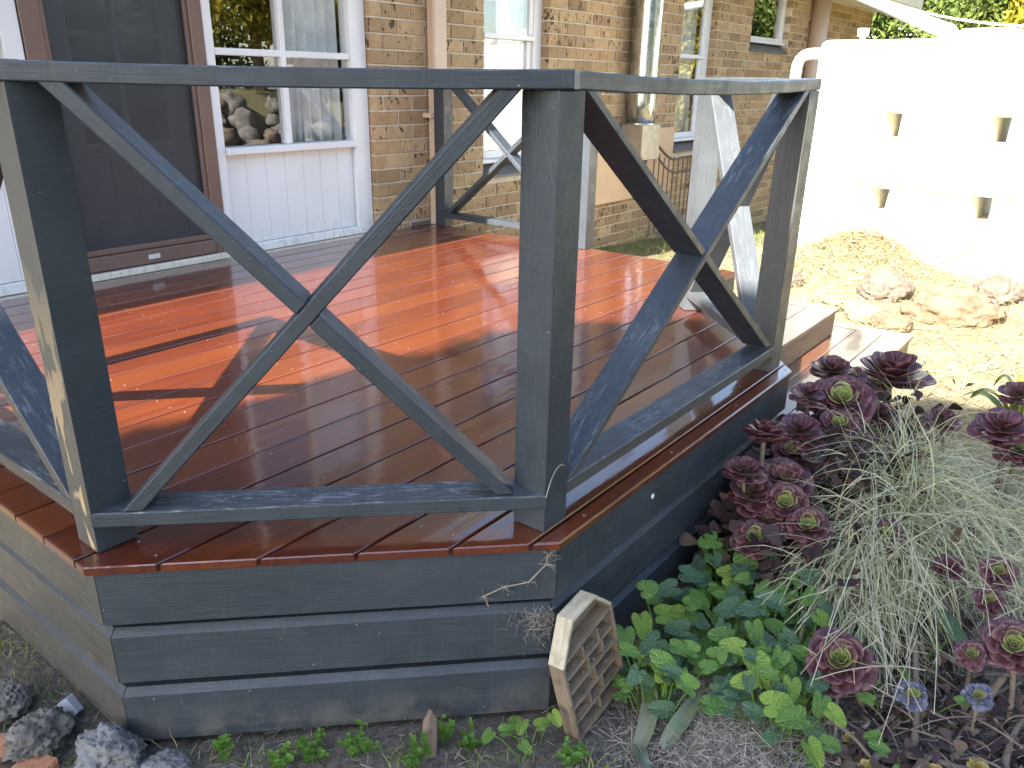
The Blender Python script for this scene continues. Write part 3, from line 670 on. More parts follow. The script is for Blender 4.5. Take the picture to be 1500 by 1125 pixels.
# ------------------------------------------------------------------ railing
rail = thing('deck_railing', 'dark slate railing with crossed braces round the cut corner of the deck', 'railing', (1.0, -.4, 0))
PW, HT, TR, ZB = .09, .983, .036, .101
def post(par, x, y, mat='paint', h=HT, rot=0, z0=0):
    c, s_ = math.cos(rot), math.sin(rot); hw = PW/2
    pts = [(x+c*a-s_*b, y+s_*a+c*b, z0) for a, b in ((-hw, -hw), (hw, -hw), (hw, hw), (-hw, hw))]
    return one('post', M[mat], par, 'prism', pts, (0, 0, h-z0-.0015), .003, (0, 0, 1))
def bar(par, name, mat, p, q, z0, z1, nin, ep=0, eq=0, sag=0.0, mp=0, mq=0):
    """flat rail, outer face from p to q, PW deep along nin; mp/mq mitre slopes; sag in the middle"""
    p, q = V((*p, 0)), V((*q, 0)); d = (q-p).normalized(); p = p-d*ep; q = q+d*eq; nin = V((*nin, 0)); L = (q-p).length
    n = 10 if sag else 1; vs = []; uv = []; b = .003
    prof = [(b, z0), (0, z0+b), (0, z1-b), (b, z1), (PW-b, z1), (PW, z1-b), (PW, z0+b), (PW-b, z0)]; k = len(prof)
    for i in range(n+1):
        t = i/n; dz = -sag*4*t*(1-t)
        for u, z in prof:
            s_ = L*t+(mp*u*(1-t))-(mq*u*t); w = p+d*s_+nin*u; vs.append((w.x, w.y, z+dz)); uv.append((s_, u+z*1.03))
    fs = [(i*k+j, i*k+(j+1) % k, (i+1)*k+(j+1) % k, (i+1)*k+j) for i in range(n) for j in range(k)]+[tuple(range(k-1, -1, -1)), tuple(range(n*k, n*k+k))]
    m = MB(); m.add(vs, fs, uv); return m.build(name, M[mat], par)
def brace(par, p, d, nin, t0b, t1b, t0t, t1t, zb, zt, mat='paint', split=None, dep=PW):
    """in-plane parallelogram from (t0b..t1b at zb) to (t0t..t1t at zt); split = (lower end fraction, upper start fraction) makes two halves"""
    p = V((*p, 0)); d = V((*d, 0)); nin = V((*nin, 0))
    def pt(f, side):
        t = (t0b, t1b)[side]*(1-f)+(t0t, t1t)[side]*f; return p+d*t+V((0, 0, zb+(zt-zb)*f))
    for f in ([(0, 1)] if split is None else [((0, 0), split[0]), (split[1], (1, 1))]):
        if split is None: poly = [pt(0, 0), pt(0, 1), pt(1, 1), pt(1, 0)]
        else:
            a, b = f; a = a if isinstance(a, tuple) else a; poly = [pt(a[0], 0), pt(a[1], 1), pt(b[1], 1), pt(b[0], 0)]
        one('brace', M[mat], par, 'prism', poly, nin*dep, .003, (pt(1, 0)-pt(0, 0)))
def cross(t0, t1, t0t, t1t, u0, u1, u0t, u1t):
    """fractions along brace B (u..) where the edges of brace A (t..) cut it"""
    def isect(a0, a1, b0, b1): return (a0-b0)/((b1-b0)-(a1-a0))     # same f for both since zb, zt equal
    out = []
    for ub, ut in ((u0, u0t), (u1, u1t)):
        fs = sorted((isect(t0, t0t, ub, ut), isect(t1, t1t, ub, ut))); out.append(fs)
    g = .0015
    return ((out[0][0]-g, out[1][0]-g), (out[0][1]+g, out[1][1]+g))
rt = 1/math.sqrt(2)
pL, pR, pE = (0, 0), (.6994, -.7132), (2.1316, -.7132)
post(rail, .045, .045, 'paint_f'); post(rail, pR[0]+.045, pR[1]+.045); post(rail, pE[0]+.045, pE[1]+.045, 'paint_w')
PL2 = 1.172; post(rail, .045, PL2+.045)
P2 = (2.764, -.080); post(rail, P2[0], P2[1], 'paint_c', rot=math.radians(45))
# cut corner section
dC, nC = (rt, -rt), (rt, rt); LC = .9955
bar(rail, 'bottom_rail', 'paint_s', pL, pR, ZB-TR, ZB, nC, .002, .004)
bar(rail, 'top_rail', 'paint_s', pL, pR, HT, HT+TR, nC, .12, .028, .006, 0, -tq)
A = (.0650, .1075, .8825, .9275); B = (.8857, .9290, .0530, .0985)
brace(rail, pL, dC, nC, *A, ZB+.001, HT-.001)
sp = cross(*A, *B); brace(rail, pL, dC, nC, *B, ZB+.001, HT-.001, split=sp)
# front section
nF = (0, 1); x0 = pR[0]
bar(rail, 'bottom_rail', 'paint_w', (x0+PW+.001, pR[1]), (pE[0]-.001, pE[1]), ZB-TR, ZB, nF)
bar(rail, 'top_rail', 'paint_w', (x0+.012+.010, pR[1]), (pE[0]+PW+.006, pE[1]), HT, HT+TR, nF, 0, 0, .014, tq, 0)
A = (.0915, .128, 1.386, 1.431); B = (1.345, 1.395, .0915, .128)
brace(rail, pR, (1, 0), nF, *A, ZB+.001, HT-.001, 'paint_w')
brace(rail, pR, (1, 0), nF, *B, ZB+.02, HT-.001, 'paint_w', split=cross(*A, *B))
# left section, running back to the house
nLt = (1, 0); zt = HT-.001
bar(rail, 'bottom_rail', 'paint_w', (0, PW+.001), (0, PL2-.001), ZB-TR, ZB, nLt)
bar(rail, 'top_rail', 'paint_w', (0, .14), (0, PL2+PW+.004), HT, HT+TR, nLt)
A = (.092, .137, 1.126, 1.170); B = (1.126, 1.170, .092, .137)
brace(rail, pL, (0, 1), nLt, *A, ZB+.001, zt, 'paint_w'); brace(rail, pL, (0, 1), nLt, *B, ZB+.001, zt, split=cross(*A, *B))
# right section beside the steps: from the end post to the turned post
dD = (rt, rt); nD = (-rt, rt); oE = (pE[0]+PW/2+PW/2*rt, pE[1]+PW/2-PW/2*rt)
LD = ((P2[0]-pE[0]-PW/2)**2+(P2[1]-pE[1]-PW/2)**2)**.5
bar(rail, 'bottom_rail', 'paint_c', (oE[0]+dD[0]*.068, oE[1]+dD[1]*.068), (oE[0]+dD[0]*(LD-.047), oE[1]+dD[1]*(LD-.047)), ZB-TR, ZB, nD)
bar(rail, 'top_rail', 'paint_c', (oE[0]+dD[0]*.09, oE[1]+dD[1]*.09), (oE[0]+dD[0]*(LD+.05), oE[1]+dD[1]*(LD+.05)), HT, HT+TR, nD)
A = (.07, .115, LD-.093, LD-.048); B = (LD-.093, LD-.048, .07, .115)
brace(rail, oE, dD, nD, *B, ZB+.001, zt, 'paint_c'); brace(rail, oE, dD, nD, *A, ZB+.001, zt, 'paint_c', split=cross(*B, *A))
# far railing between the steps and the wall
rail2 = thing('deck_railing', 'short railing with a crossed brace at the far end of the deck beside the downpipe', 'railing', (3.62, 1.7, 0))
post(rail2, 3.625, 1.09); post(rail2, 3.625, 2.285)
pF = (3.67, 1.137)
bar(rail2, 'bottom_rail', 'paint', (3.67, 1.137), (3.67, 2.239), ZB-TR, ZB, (-1, 0)); bar(rail2, 'top_rail', 'paint', (3.67, 1.04), (3.67, 2.33), HT, HT+TR, (-1, 0))
A = (.0, .045, 1.055, 1.10); B = (1.055, 1.10, .0, .045)
brace(rail2, pF, (0, 1), (-1, 0), *A, ZB+.001, zt); brace(rail2, pF, (0, 1), (-1, 0), *B, ZB+.001, zt, split=cross(*A, *B))

# ------------------------------------------------------------------ water tank and pipes
tank = thing('water_tank', 'big cream slimline rainwater tank with slot holes in full sun', 'water tank', (7.55, -.8, -.75))
def rounded_box(lo, hi, r, seg=4):
    bm = bmesh.new(); bmesh.ops.create_cube(bm, size=1)
    for v_ in bm.verts: v_.co = V(((lo[i]+hi[i])/2+v_.co[i]*(hi[i]-lo[i]) for i in range(3)))
    bmesh.ops.bevel(bm, geom=bm.edges[:], offset=r, segments=seg, affect='EDGES', profile=.5)
    return bm
bm = rounded_box((7.15, -1.85, -.85), (8.05, .945, 1.375), .07)
me = bpy.data.meshes.new('body'); bm.to_mesh(me); bm.free()
body = bpy.data.objects.new('body', me); COL.objects.link(body)
cut = MB()
def notch(y, z0, z1, wt, wb):
    # deep slot with nearly parallel side walls
    f = [(7.10, y-wb, z0), (7.10, y+wb, z0), (7.10, y+wt, z1), (7.10, y-wt, z1)]; t_ = [(7.40, y-wb*.86, z0+.02), (7.40, y+wb*.86, z0+.02), (7.40, y+wt*.86, z1-.03), (7.40, y-wt*.86, z1-.03)]
    b = [(8.3, y+(q[1]-y)*.62-.01, q[2]) for q in t_]
    cut.add(f+t_+b, [(0, 1, 2, 3), (0, 4, 5, 1), (1, 5, 6, 2), (2, 6, 7, 3), (3, 7, 4, 0), (4, 8, 9, 5), (5, 9, 10, 6), (6, 10, 11, 7), (7, 11, 8, 4), (11, 10, 9, 8)])
for y in (.205, -.622, -1.45): notch(y, .55, .80, .070, .062)
for y in (.215, -.61, -1.44): notch(y, -.10, .145, .090, .066)
# long ledge joining the lower slots
cut.add([(7.10, .56, .170), (7.19, .44, .165), (7.10, .56, .02), (7.10, -1.70, .128), (7.19, -1.62, .125), (7.10, -1.70, -.02)], [(0, 1, 2), (3, 5, 4), (0, 3, 4, 1), (1, 4, 5, 2), (2, 5, 3, 0)])
cme = cut.mesh('cut'); bmc = bmesh.new(); bmc.from_mesh(cme); bmesh.ops.recalc_face_normals(bmc, faces=bmc.faces); bmc.to_mesh(cme); bmc.free()
cutter = bpy.data.objects.new('cut', cme); COL.objects.link(cutter)
bo = body.modifiers.new('b', 'BOOLEAN'); bo.operation = 'DIFFERENCE'; bo.solver = 'EXACT'; bo.object = cutter; bo.use_self = True
dg = bpy.context.evaluated_depsgraph_get(); me2 = bpy.data.meshes.new_from_object(body.evaluated_get(dg)); body.modifiers.clear(); body.data = me2
bpy.data.objects.remove(cutter)
me2.transform(Matrix.Translation(-tank.location)); me2.materials.clear(); me2.materials.append(M['tank']); body.parent = tank; body.name = 'body'
one('lid', M['tank'], tank, 'tube', [(7.6, -.33, 1.36), (7.6, -.33, 1.43), (7.6, -.33, 1.46)], [.27, .27, .22], 28)
one('lid', M['tank'], tank, 'tube', [(7.6, -1.1, 1.36), (7.6, -1.1, 1.42), (7.6, -1.1, 1.45)], [.25, .25, .2], 28)
one('cap', M['pvc'], tank, 'tube', [(7.30, .62, 1.36), (7.30, .62, 1.40), (7.30, .62, 1.405), (7.30, .62, 1.47)], [.022, .022, .045, .05], 16)
one('overflow_pipe', M['pvc'], tank, 'tube', [V((7.3, .92, 1.26)), V((7.3, 1.02, 1.262))]+bezier([(7.3, 1.04, 1.262), (7.3, 1.17, 1.265), (7.3, 1.17, 1.12)], 7)+[V((7.3, 1.17, .6)), V((7.3, 1.17, -.62))], .052, 14, smooth=True)
ip = thing('inlet_pipe', 'white sloping pipe from the house gutter down to the top of the tank', 'pipe', (7.5, -.04, 1.43))
one('pipe', M['pvc'], ip, 'tube', [(11.2, 2.10, 2.18), (10.9, 1.93, 2.12), (9.2, .945, 1.775), (7.52, -.03, 1.44)], .062, 16, smooth=True)
one('elbow', M['pvc'], ip, 'tube', bezier([(7.60, .02, 1.456), (7.5, -.04, 1.436), (7.47, -.06, 1.40), (7.47, -.06, 1.36)], 5), .07, 16, smooth=True)
tag(one('rope', M['rope'], None, 'tube', bezier([(11.0, 1.78, 2.13), (9.4, .4, 1.60), (7.7, -.5, 1.44), (7.62, -1.6, 1.46)], 14), .012, 6), 'thin white cord strung from the gutter across the tank top', 'cord')
mb = MB(); mb.tube(bezier([(11.5, 1.8, 2.30), (10, -.5, 2.05), (9.2, -2.5, 2.1)], 10), .006, 5)
tag(mb.build('cable', M['rope'], None), 'thin slack cable above the tank in front of the hedge trees', 'cable')

# ------------------------------------------------------------------ insect house
BR = Matrix(((.98483, .03102, -.17072), (-.00627, .98961, .14366), (.1734, -.14041, .97479))); BO = V((.676, -.860, -.526)); BW, BH, BD = .223, .234, .045
ih = thing('insect_house', 'small weathered wooden insect house with compartments leaning on the deck corner', 'insect house', BO)
def bl(u, y, v_): return BO+BR @ V((u*BW, y, v_*BH))
out = [(0, 0), (0, 1), (.302, 1.412), (.755, 1.412), (1, 1.131), (1, 0)]
def plank(p, q, th, mat, y0=0, y1=BD, name='plank', side=1):
    a, b = V((p[0]*BW, 0, p[1]*BH)), V((q[0]*BW, 0, q[1]*BH)); d_ = (b-a).normalized(); nn = V((-d_.z, 0, d_.x))*th*side
    pts = [a, b, b+nn, a+nn]; pts = [BO+BR @ (V((v_.x, y0, v_.z))) for v_ in pts]
    one(name, M[mat], ih, 'prism', pts, BR @ V((0, y1-y0, 0)), .0012, BR @ d_)
for i in range(6):
    p, q = out[i], out[(i+1) % 6]
    plank(p, q, .009, 'oldwoodl' if i in (1, 2, 3) else 'oldwood', -.0005*i, BD, 'roof_panel' if i in (1, 2, 3) else 'side_panel', 1 if i in () else -1)
ctr = [(.035, .035), (.035, .99), (.31, 1.38), (.745, 1.38), (.965, 1.12), (.965, .035)]
one('back_panel', M['oldwood'], ih, 'prism', [bl(u, BD-.004, v_) for u, v_ in ctr], BR @ V((0, .0035, 0)), 0, BR @ V((1, 0, 0)))
sh = [1.0, .80, .60, .40, .20]
for k, z in enumerate(sh): plank((.042, z), (.958, z+(.05 if k == 0 else .02)), .006, 'oldwood', .001, BD-.006, 'shelf')
for k, us in enumerate(((.40, .70), (.45, .74), (.52,), (.36, .62), (.50,))):
    top = sh[k]-.004; bot = (sh[k+1]+.030) if k < 4 else .045
    for u in us: plank((u, bot+.012), (u, top-.004+.018*u), .006, 'oldwood', .0015, BD-.007, 'divider')
mb = MB()
for k in range(46):
    u, z = random.uniform(.1, .9), random.choice(sh[1:])+.05; a = bl(u, random.uniform(.006, .03), z); b = a+V((random.uniform(-.03, .03), random.uniform(-.012, .0), random.uniform(-.004, .022)))
    mb.tube([a, (a+b)/2+V((0, 0, .006)), b], .0007, 4)
tag(mb.build('nest_straw', M['strawg'], ih), kind='stuff')

# ------------------------------------------------------------------ stones and offcuts
def stone(name, x, y, r, sq, mat, label, seed, cat='rock', group=None, rough=.28, sink=.35):
    bm = bmesh.new(); bmesh.ops.create_icosphere(bm, subdivisions=5, radius=1)
    for v_ in bm.verts:
        n_ = v_.co.normalized(); k = 1+rough*noise.fractal(n_*1.5+V((seed*7.3, seed, 0)), 1.0, 2.0, 4)+.10*noise.noise(n_*6+V((seed, 0, 0)))
        k += (.11 if 'lava' in mat else .03)*noise.fractal(n_*5+V((seed, seed, 0)), .8, 2.0, 5)-(.10 if 'lava' in mat else 0)*max(0, noise.noise(n_*9+V((0, seed, 3)))-.1)
        v_.co = V((n_.x*k, n_.y*k*sq[0], n_.z*k*sq[1]))*r
    me = bpy.data.meshes.new(name); bm.to_mesh(me); bm.free(); me.polygons.foreach_set('use_smooth', [True]*len(me.polygons)); me.materials.append(M[mat])
    o = bpy.data.objects.new(name, me); link(o); o.location = (x, y, gz(x, y)+r*sq[1]*(1-sink)); o.rotation_euler = (0, 0, seed*1.3); return tag(o, label, cat, group)
GL = 'porous stones edging the corner of the deck'; GR = 'stones edging the hay bed by the tank'
for i, a in enumerate([
 ('rock', -.075, -.035, .075, (.75, .85), 'lavab', 'bluish grey porous rock nearest the bottom of the deck corner', GL),
 ('rock', -.150, .165, .078, (.8, .6), 'lava', 'dark grey lumpy rock just left of the bluish porous rock', GL),
 ('rock', -.160, .345, .066, (.9, .6), 'lava', 'dark grey rock at the left edge below the side boards', GL),
 ('rock', -.010, -.150, .055, (.9, .5), 'lavab', 'flat grey rock in front of the lowest fascia board', GL),
 ('rock', 5.12, -.30, .15, (.8, .6), 'pale', 'pale yellow stone behind the lower step corner', GR),
 ('rock', 5.75, -.29, .20, (.8, .75), 'purp', 'mauve stone topmost in the row before the hay heap', GR),
 ('rock', 5.02, -.52, .13, (1, .65), 'sand', 'rounded orange stone between the pale stone and the long one', GR),
 ('rock', 5.48, -.80, .30, (.62, .55), 'sand', 'long low sandstone slab in the row beyond the steps', GR),
 ('rock', 6.10, -.98, .2, (.8, .6), 'purp', 'brownish stone right of the long sandstone slab', GR),
 ('rock', 6.53, -1.22, .16, (.8, .6), 'sand', 'tan stone farthest right beside the tank foot', GR),
 ('rock', 5.63, .38, .09, (.8, .9), 'purp', 'small upright brown stone just behind the end post', GR),
 ('rock', 5.39, -.02, .10, (1, .45), 'pale', 'flat pale stone at the back of the upper step', GR)]):
    stone(a[0], a[1], a[2], a[3], a[4], a[5], a[6], i+1.7, group=a[7], sink=.35 if a[7] == GL else .62, rough=.28 if a[7] == GL else .2)
def brickbit(x, y, s, rz, label):
    o = MB(); o.box((-s[0]/2, -s[1]/2, 0), (s[0]/2, s[1]/2, s[2]), .006); ob = o.build('paving_brick', M['clay'], None); ob.location = (x, y, gz(x, y)-.03); ob.rotation_euler = (.03, -.04, rz)
    tag(ob, label, 'brick', 'orange paving bricks at the lower left')
brickbit(-.245, .215, (.10, .10, .055), .5, 'worn orange paving brick at the left edge, the one farther from the deck corner')
brickbit(-.215, .09, (.11, .09, .05), .35, 'worn orange paving brick in the very bottom left corner')
o = MB(); o.box((-.014, -.022, 0), (.014, .022, .05), .003); ob = o.build('offcut', M['greywood'], None); ob.location = (-.055, .195, gz(-.055, .195)+.002); ob.rotation_euler = (-.75, .25, .5); tag(ob, 'small grey metal offcut lying against the left side board', 'offcut')
o = MB(); o.box((-.012, -.010, 0), (.012, .010, .012), .001, (1, 0, 0)); ob = o.build('wood_chip', M['rawwood'], None); ob.location = (-.18, .135, gz(-.18, .135)+.004); ob.rotation_euler = (.2, .1, .3); tag(ob, 'small yellow block of fresh wood on the soil', 'wood chip')
o = MB(); o.prism([(-.018, -.01, 0), (.018, -.012, 0), (.012, -.01, .10), (-.006, -.01, .115), (-.02, -.01, .09)], (0, .02, 0), .003, (0, 0, 1)); ob = o.build('wood_scrap', M['bark'], None); ob.location = (.41, -.60, gz(.41, -.6)-.015); ob.rotation_euler = (-.5, .3, -.5); tag(ob, 'splintered brown wood scrap standing in the soil below the side boards', 'wood scrap')
tag(one('stick', M['stem'], None, 'tube', [(6.55, -.50, -.34), (6.8, -.62, -.26), (7.0, -.68, -.20)], .012, 6), 'dark twig sticking out of the hay in front of the tank', 'twig')

# ------------------------------------------------------------------ aeonium rosettes
def leaf_mesh(name, mat, wid=.34, cup=.16, thick=.05, tipw=1.0):
    rows = [(0, .22), (.18, .34), (.38, .60), (.58, .90), (.76, 1.0), (.90, .78), (.97, .42), (1.0, .10)]; vs = []; n = 8
    for y, w in rows:
        hw = wid*w; tk = thick*(.4+.6*w)*(1-.5*y)
        zc = cup*(y**2)
        for k in range(n):
            an = 2*math.pi*k/n; x = math.cos(an)*hw; z = math.sin(an)*tk+zc+cup*1.3*(x*x)/(wid*wid)*.6
            vs.append((x, y, z))
    fs = [(i*n+k, i*n+(k+1) % n, (i+1)*n+(k+1) % n, (i+1)*n+k) for i in range(len(rows)-1) for k in range(n)]+[tuple(range(n-1, -1, -1)), tuple(range((len(rows)-1)*n, len(rows)*n))]
    m = MB(); m.add(vs, fs); return m.mesh(name, mat, V((0, 0, 0)), True)
LM = {k: [leaf_mesh('leaf', M[k], w, c, .045) for w, c in ((.42, .10), (.38, .15), (.46, .06))] for k in ('aeo', 'aeor', 'aeob')}
heart_src = leaf_mesh('heart_leaf', M['aeoh'], .44, .13, .06)
hv = np.array([v_.co[:] for v_ in heart_src.vertices]); hf = [tuple(p.vertices) for p in heart_src.polygons]
def frame_leaf(n_, e1, e2, phi, th):
    rad = e1*math.cos(phi)+e2*math.sin(phi); d_ = n_*math.cos(th)+rad*math.sin(th); up = n_*math.sin(th)-rad*math.cos(th); sx = d_.cross(up)
    return Matrix((sx, d_, up)).transposed()
CAMP = V((-.6265, -1.6316, .999))
def rosette(x, y, z, R, label, kind='aeo', tilt=(0, 0), n=None, open_=1.0, heart=True, seed=0, stem_to=None):
    rs = random.Random(seed*13+5); C_ = V((x, y, z))
    ax = V((tilt[0], tilt[1], 1)).normalized(); e1 = ax.orthogonal().normalized(); e2 = ax.cross(e1)
    gx_, gy_ = (stem_to if stem_to else (x+rs.uniform(-.06, .06)+.03, max(-1.75, y-.02+rs.uniform(-.05, .03)))); gy_ = min(gy_, -.80); zg = gz(gx_, gy_)
    t = thing('aeonium', label, 'succulent', (gx_, gy_, zg), 'purple succulent rosettes in the bed'); L = t.location
    one('stem', M['stem'], t, 'tube', bezier([(gx_, gy_, zg-.03), (gx_, gy_, (zg+z)/2), C_-ax*R*.9, C_-ax*R*.12], 6), [max(.005, R*.09)]*7, 7, smooth=True)
    n = n or int(16+R*85); g_ = 2.39996
    nb = []
    for i in range(n):
        f = (i+.5)/n; th = math.radians(34+68*f**.8*open_); ln = R*(.50+.55*f**.7)*rs.uniform(.92, 1.06)
        base = C_-ax*(R*.34*f)+ax*R*.02
        mt = Matrix.Translation(base-L) @ (frame_leaf(ax, e1, e2, i*g_+rs.uniform(-.1, .1), th+rs.uniform(-.08, .08)) @ Matrix.Rotation(rs.uniform(-.12, .12), 3, 'Y')).to_4x4() @ Matrix.Diagonal((ln*(1.05 if f > .3 else .9), ln, ln, 1))
        o = bpy.data.objects.new('leaf', LM[kind][i % 3]); link(o, t); o.matrix_basis = mt
    if heart:
        m = MB()
        for i in range(18):
            f = (i+.5)/18; th = math.radians(8+50*f); ln = R*(.18+.40*f)
            mt = (frame_leaf(ax, e1, e2, i*g_+1.3, th)*ln); b = C_+ax*R*.10*(1-f)
            m.add([b+mt @ V(q) for q in hv], hf)
        m.build('leaf_heart', M['aeoh'], t, True)
def toward(x, y, z, k, extra=(0, 0)):
    d_ = (CAMP-V((x, y, z))).normalized(); return (d_.x*k+extra[0], d_.y*k+extra[1])
RO = [
 (2.55, -1.04, -.04, .128, 'largest dark purple rosette, a wide bowl at the very top of the clump', 'aeo', .05, .78, False),
 (2.37, -.87, -.02, .081, 'purple rosette left of the large bowl with its edge against the lower step', 'aeo', .15, .9, False),
 (2.40, -.93, -.045, .06, 'small closed purple rosette tucked beside the large bowl', 'aeo', .35, .8, True),
 (2.10, -.87, -.03, .056, 'dark maroon rosette hanging out leftmost of the top cluster', 'aeor', .2, 1.0, False),
 (2.19, -.96, -.06, .105, 'broad rosette with pale green heart in the middle of the top cluster', 'aeo', .75, .9, True),
 (2.09, -.99, -.11, .058, 'small rosette with bright green eye below the broad green hearted one', 'aeo', .9, .85, True),
 (1.66, -.88, -.03, .071, 'wine red rosette tipped sideways against the front side board', 'aeor', -.5, .8, False),
 (1.92, -.91, -.10, .077, 'reddish spread rosette right of the wine red one', 'aeor', .2, 1.05, False),
 (1.87, -.91, -.16, .067, 'half open purple rosette with greenish base under the reddish spread one', 'aeo', .6, .85, True),
 (1.52, -.88, -.10, .054, 'small dusky rosette nearest the front side board', 'aeo', .2, .9, False),
 (1.56, -.90, -.19, .068, 'greyish purple rosette at the left edge of the clump above the violet leaves', 'aeo', .45, .9, False),
 (1.68, -.95, -.18, .078, 'tall dense purple rosette behind the green eyed one', 'aeo', .5, .8, False),
 (1.58, -1.00, -.20, .065, 'neat round purple rosette with vivid green eye low on the left side', 'aeo', .95, .85, True),
 (1.46, -.96, -.28, .06, 'small brown purple rosette just above the violet leaves', 'aeo', .8, .9, True),
 (1.56, -1.08, -.24, .064, 'rosette with a wide lime green heart left of the grass', 'aeo', .7, .8, True),
 (1.69, -1.27, -.26, .055, 'purple rosette with green heart half buried under the grass', 'aeo', .6, .85, True),
 (2.46, -1.45, -.12, .089, 'reddish rosette right of the grass near the edge', 'aeor', .3, .9, False),
 (2.69, -1.46, -.06, .063, 'dark rosette in front of the sunlit strap leaves at the right edge', 'aeo', .3, .9, False),
 (2.41, -1.51, -.17, .066, 'brown and green rosette below the reddish one at the right edge', 'aeor', .5, .85, True),
 (1.13, -1.32, -.33, .071, 'single big purple rosette with yellow green heart above the violet leaves', 'aeo', .8, .85, True),
 (1.70, -1.45, -.30, .04, 'tiny red cup shaped rosette under the grass', 'aeor', .3, .7, False),
 (1.73, -1.57, -.28, .044, 'purple rosette with yellow eye highest of the right hand group', 'aeo', .9, .95, True),
 (1.60, -1.57, -.30, .035, 'tiny purple rosette with pale eye below the highest of the right hand group', 'aeo', .9, .9, True),
 (1.44, -1.65, -.31, .066, 'large round rosette with lime eye cut by the right edge', 'aeo', .95, .9, True),
 (1.38, -1.57, -.34, .033, 'tiny dark rosette with yellow eye left of the large lime eyed one', 'aeo', .95, .95, True),
 (1.21, -1.48, -.40, .04, 'small blue grey rosette with separate spoon leaves near the bottom', 'aeob', .85, 1.1, True),
 (1.31, -1.61, -.40, .036, 'small blue purple rosette at the lower right above the thick stem', 'aeob', .9, 1.05, True),
 (2.30, -1.08, -.12, .062, 'shaded rosette under the large bowl beside the grass', 'aeo', .3, .9, False),
 (1.53, -.96, -.25, .048, 'small shaded rosette between the dusky ones at the left of the clump', 'aeo', .5, .9, False),
 (2.51, -1.25, -.16, .058, 'purple rosette peeping out behind the top of the grass', 'aeo', .3, .9, False)]
for i, (x, y, z, R, lab, kind, k, op, he) in enumerate(RO): rosette(x, y, z, R*(1.22 if kind != 'aeob' else 1.05), lab, kind, toward(x, y, z, k), None if kind != 'aeob' else 13, op, he, i)

vs_ = []; fs_ = []
for i in range(1500):                                            # withered leaves and small shoots filling the clump
    x = random.gauss(1.95, .36); y = max(-1.5, min(-.80, random.gauss(-.99, .13))); top = -.13 if x > 1.8 else -.26
    if y > -.80 or x < 1.38: continue
    z = random.uniform(gz(x, y), max(gz(x, y)+.02, top)); d_ = V((random.gauss(0, 1), random.gauss(-.4, 1), random.gauss(-.1, .7))).normalized(); up = (V((random.gauss(0, .6), random.gauss(-.3, .6), 1))); up = (up-d_*up.dot(d_)).normalized()
    mt = Matrix((d_.cross(up), d_, up)).transposed()*random.uniform(.03, .075); b = len(vs_); vs_ += [tuple(V((x, y, z))+mt @ V(q)) for q in hv]; fs_ += [tuple(k+b for k in f) for f in hf]
for i in range(700):
    x, y = random.uniform(.98, 1.75), random.uniform(-1.8, -1.28); z = gz(x, y)+random.uniform(0, .05); d_ = V((random.gauss(0, 1), random.gauss(0, 1), random.gauss(0, .4))).normalized(); up = V((random.gauss(0, .5), random.gauss(0, .5), 1)); up = (up-d_*up.dot(d_)).normalized()
    mt = Matrix((d_.cross(up), d_, up)).transposed()*random.uniform(.015, .045); b = len(vs_); vs_ += [tuple(V((x, y, z))+mt @ V(q)) for q in hv]; fs_ += [tuple(k+b for k in f) for f in hf]
me = bpy.data.meshes.new('withered_leaves'); me.from_pydata(vs_, [], fs_); me.materials.append(M['litter']); tag(link(bpy.data.objects.new('withered_leaves', me)), kind='stuff')

# ------------------------------------------------------------------ violet plants with heart leaves
def heart_mesh(name, mat, fold, wave, sd):
    rs = random.Random(sd); pts = []; N = 22
    for i in range(N):
        a = -math.pi+2*math.pi*(i+.5)/N                       # 0 = towards tip (+Y)
        r = .60+.42*math.exp(-(a/.55)**2)+.06*math.cos(2*a); 
        if abs(a) > 2.5: r *= 1-.62*((abs(a)-2.5)/.64)
        pts.append((math.sin(a)*r*1.02, math.cos(a)*r, a, r))
    vs = [(0, 0, 0)]
    for f in (.5, 1.0):
        for x, y, a, r in pts:
            X, Y = x*f, y*f; vs.append((X, Y, fold*abs(X)-.22*(X*X+Y*Y)+.03*f+wave*f*math.sin(a*5+sd)))
    fs = [(0, 1+i, 1+(i+1) % N) for i in range(N) if i != N-1]+[(1+i, 1+N+i, 1+N+(i+1) % N, 1+(i+1) % N) for i in range(N) if i != N-1]
    m = MB(); m.add(vs, [f[::-1] for f in fs]); return m.mesh(name, mat, V((0, 0, 0)), True)
HM = {k: [heart_mesh('leaf', M[k], f_, w_, s_) for f_, w_, s_ in ((.35, .03, 1), (.18, .05, 2), (.5, .035, 3))] for k in ('violet', 'violetd', 'violety')}
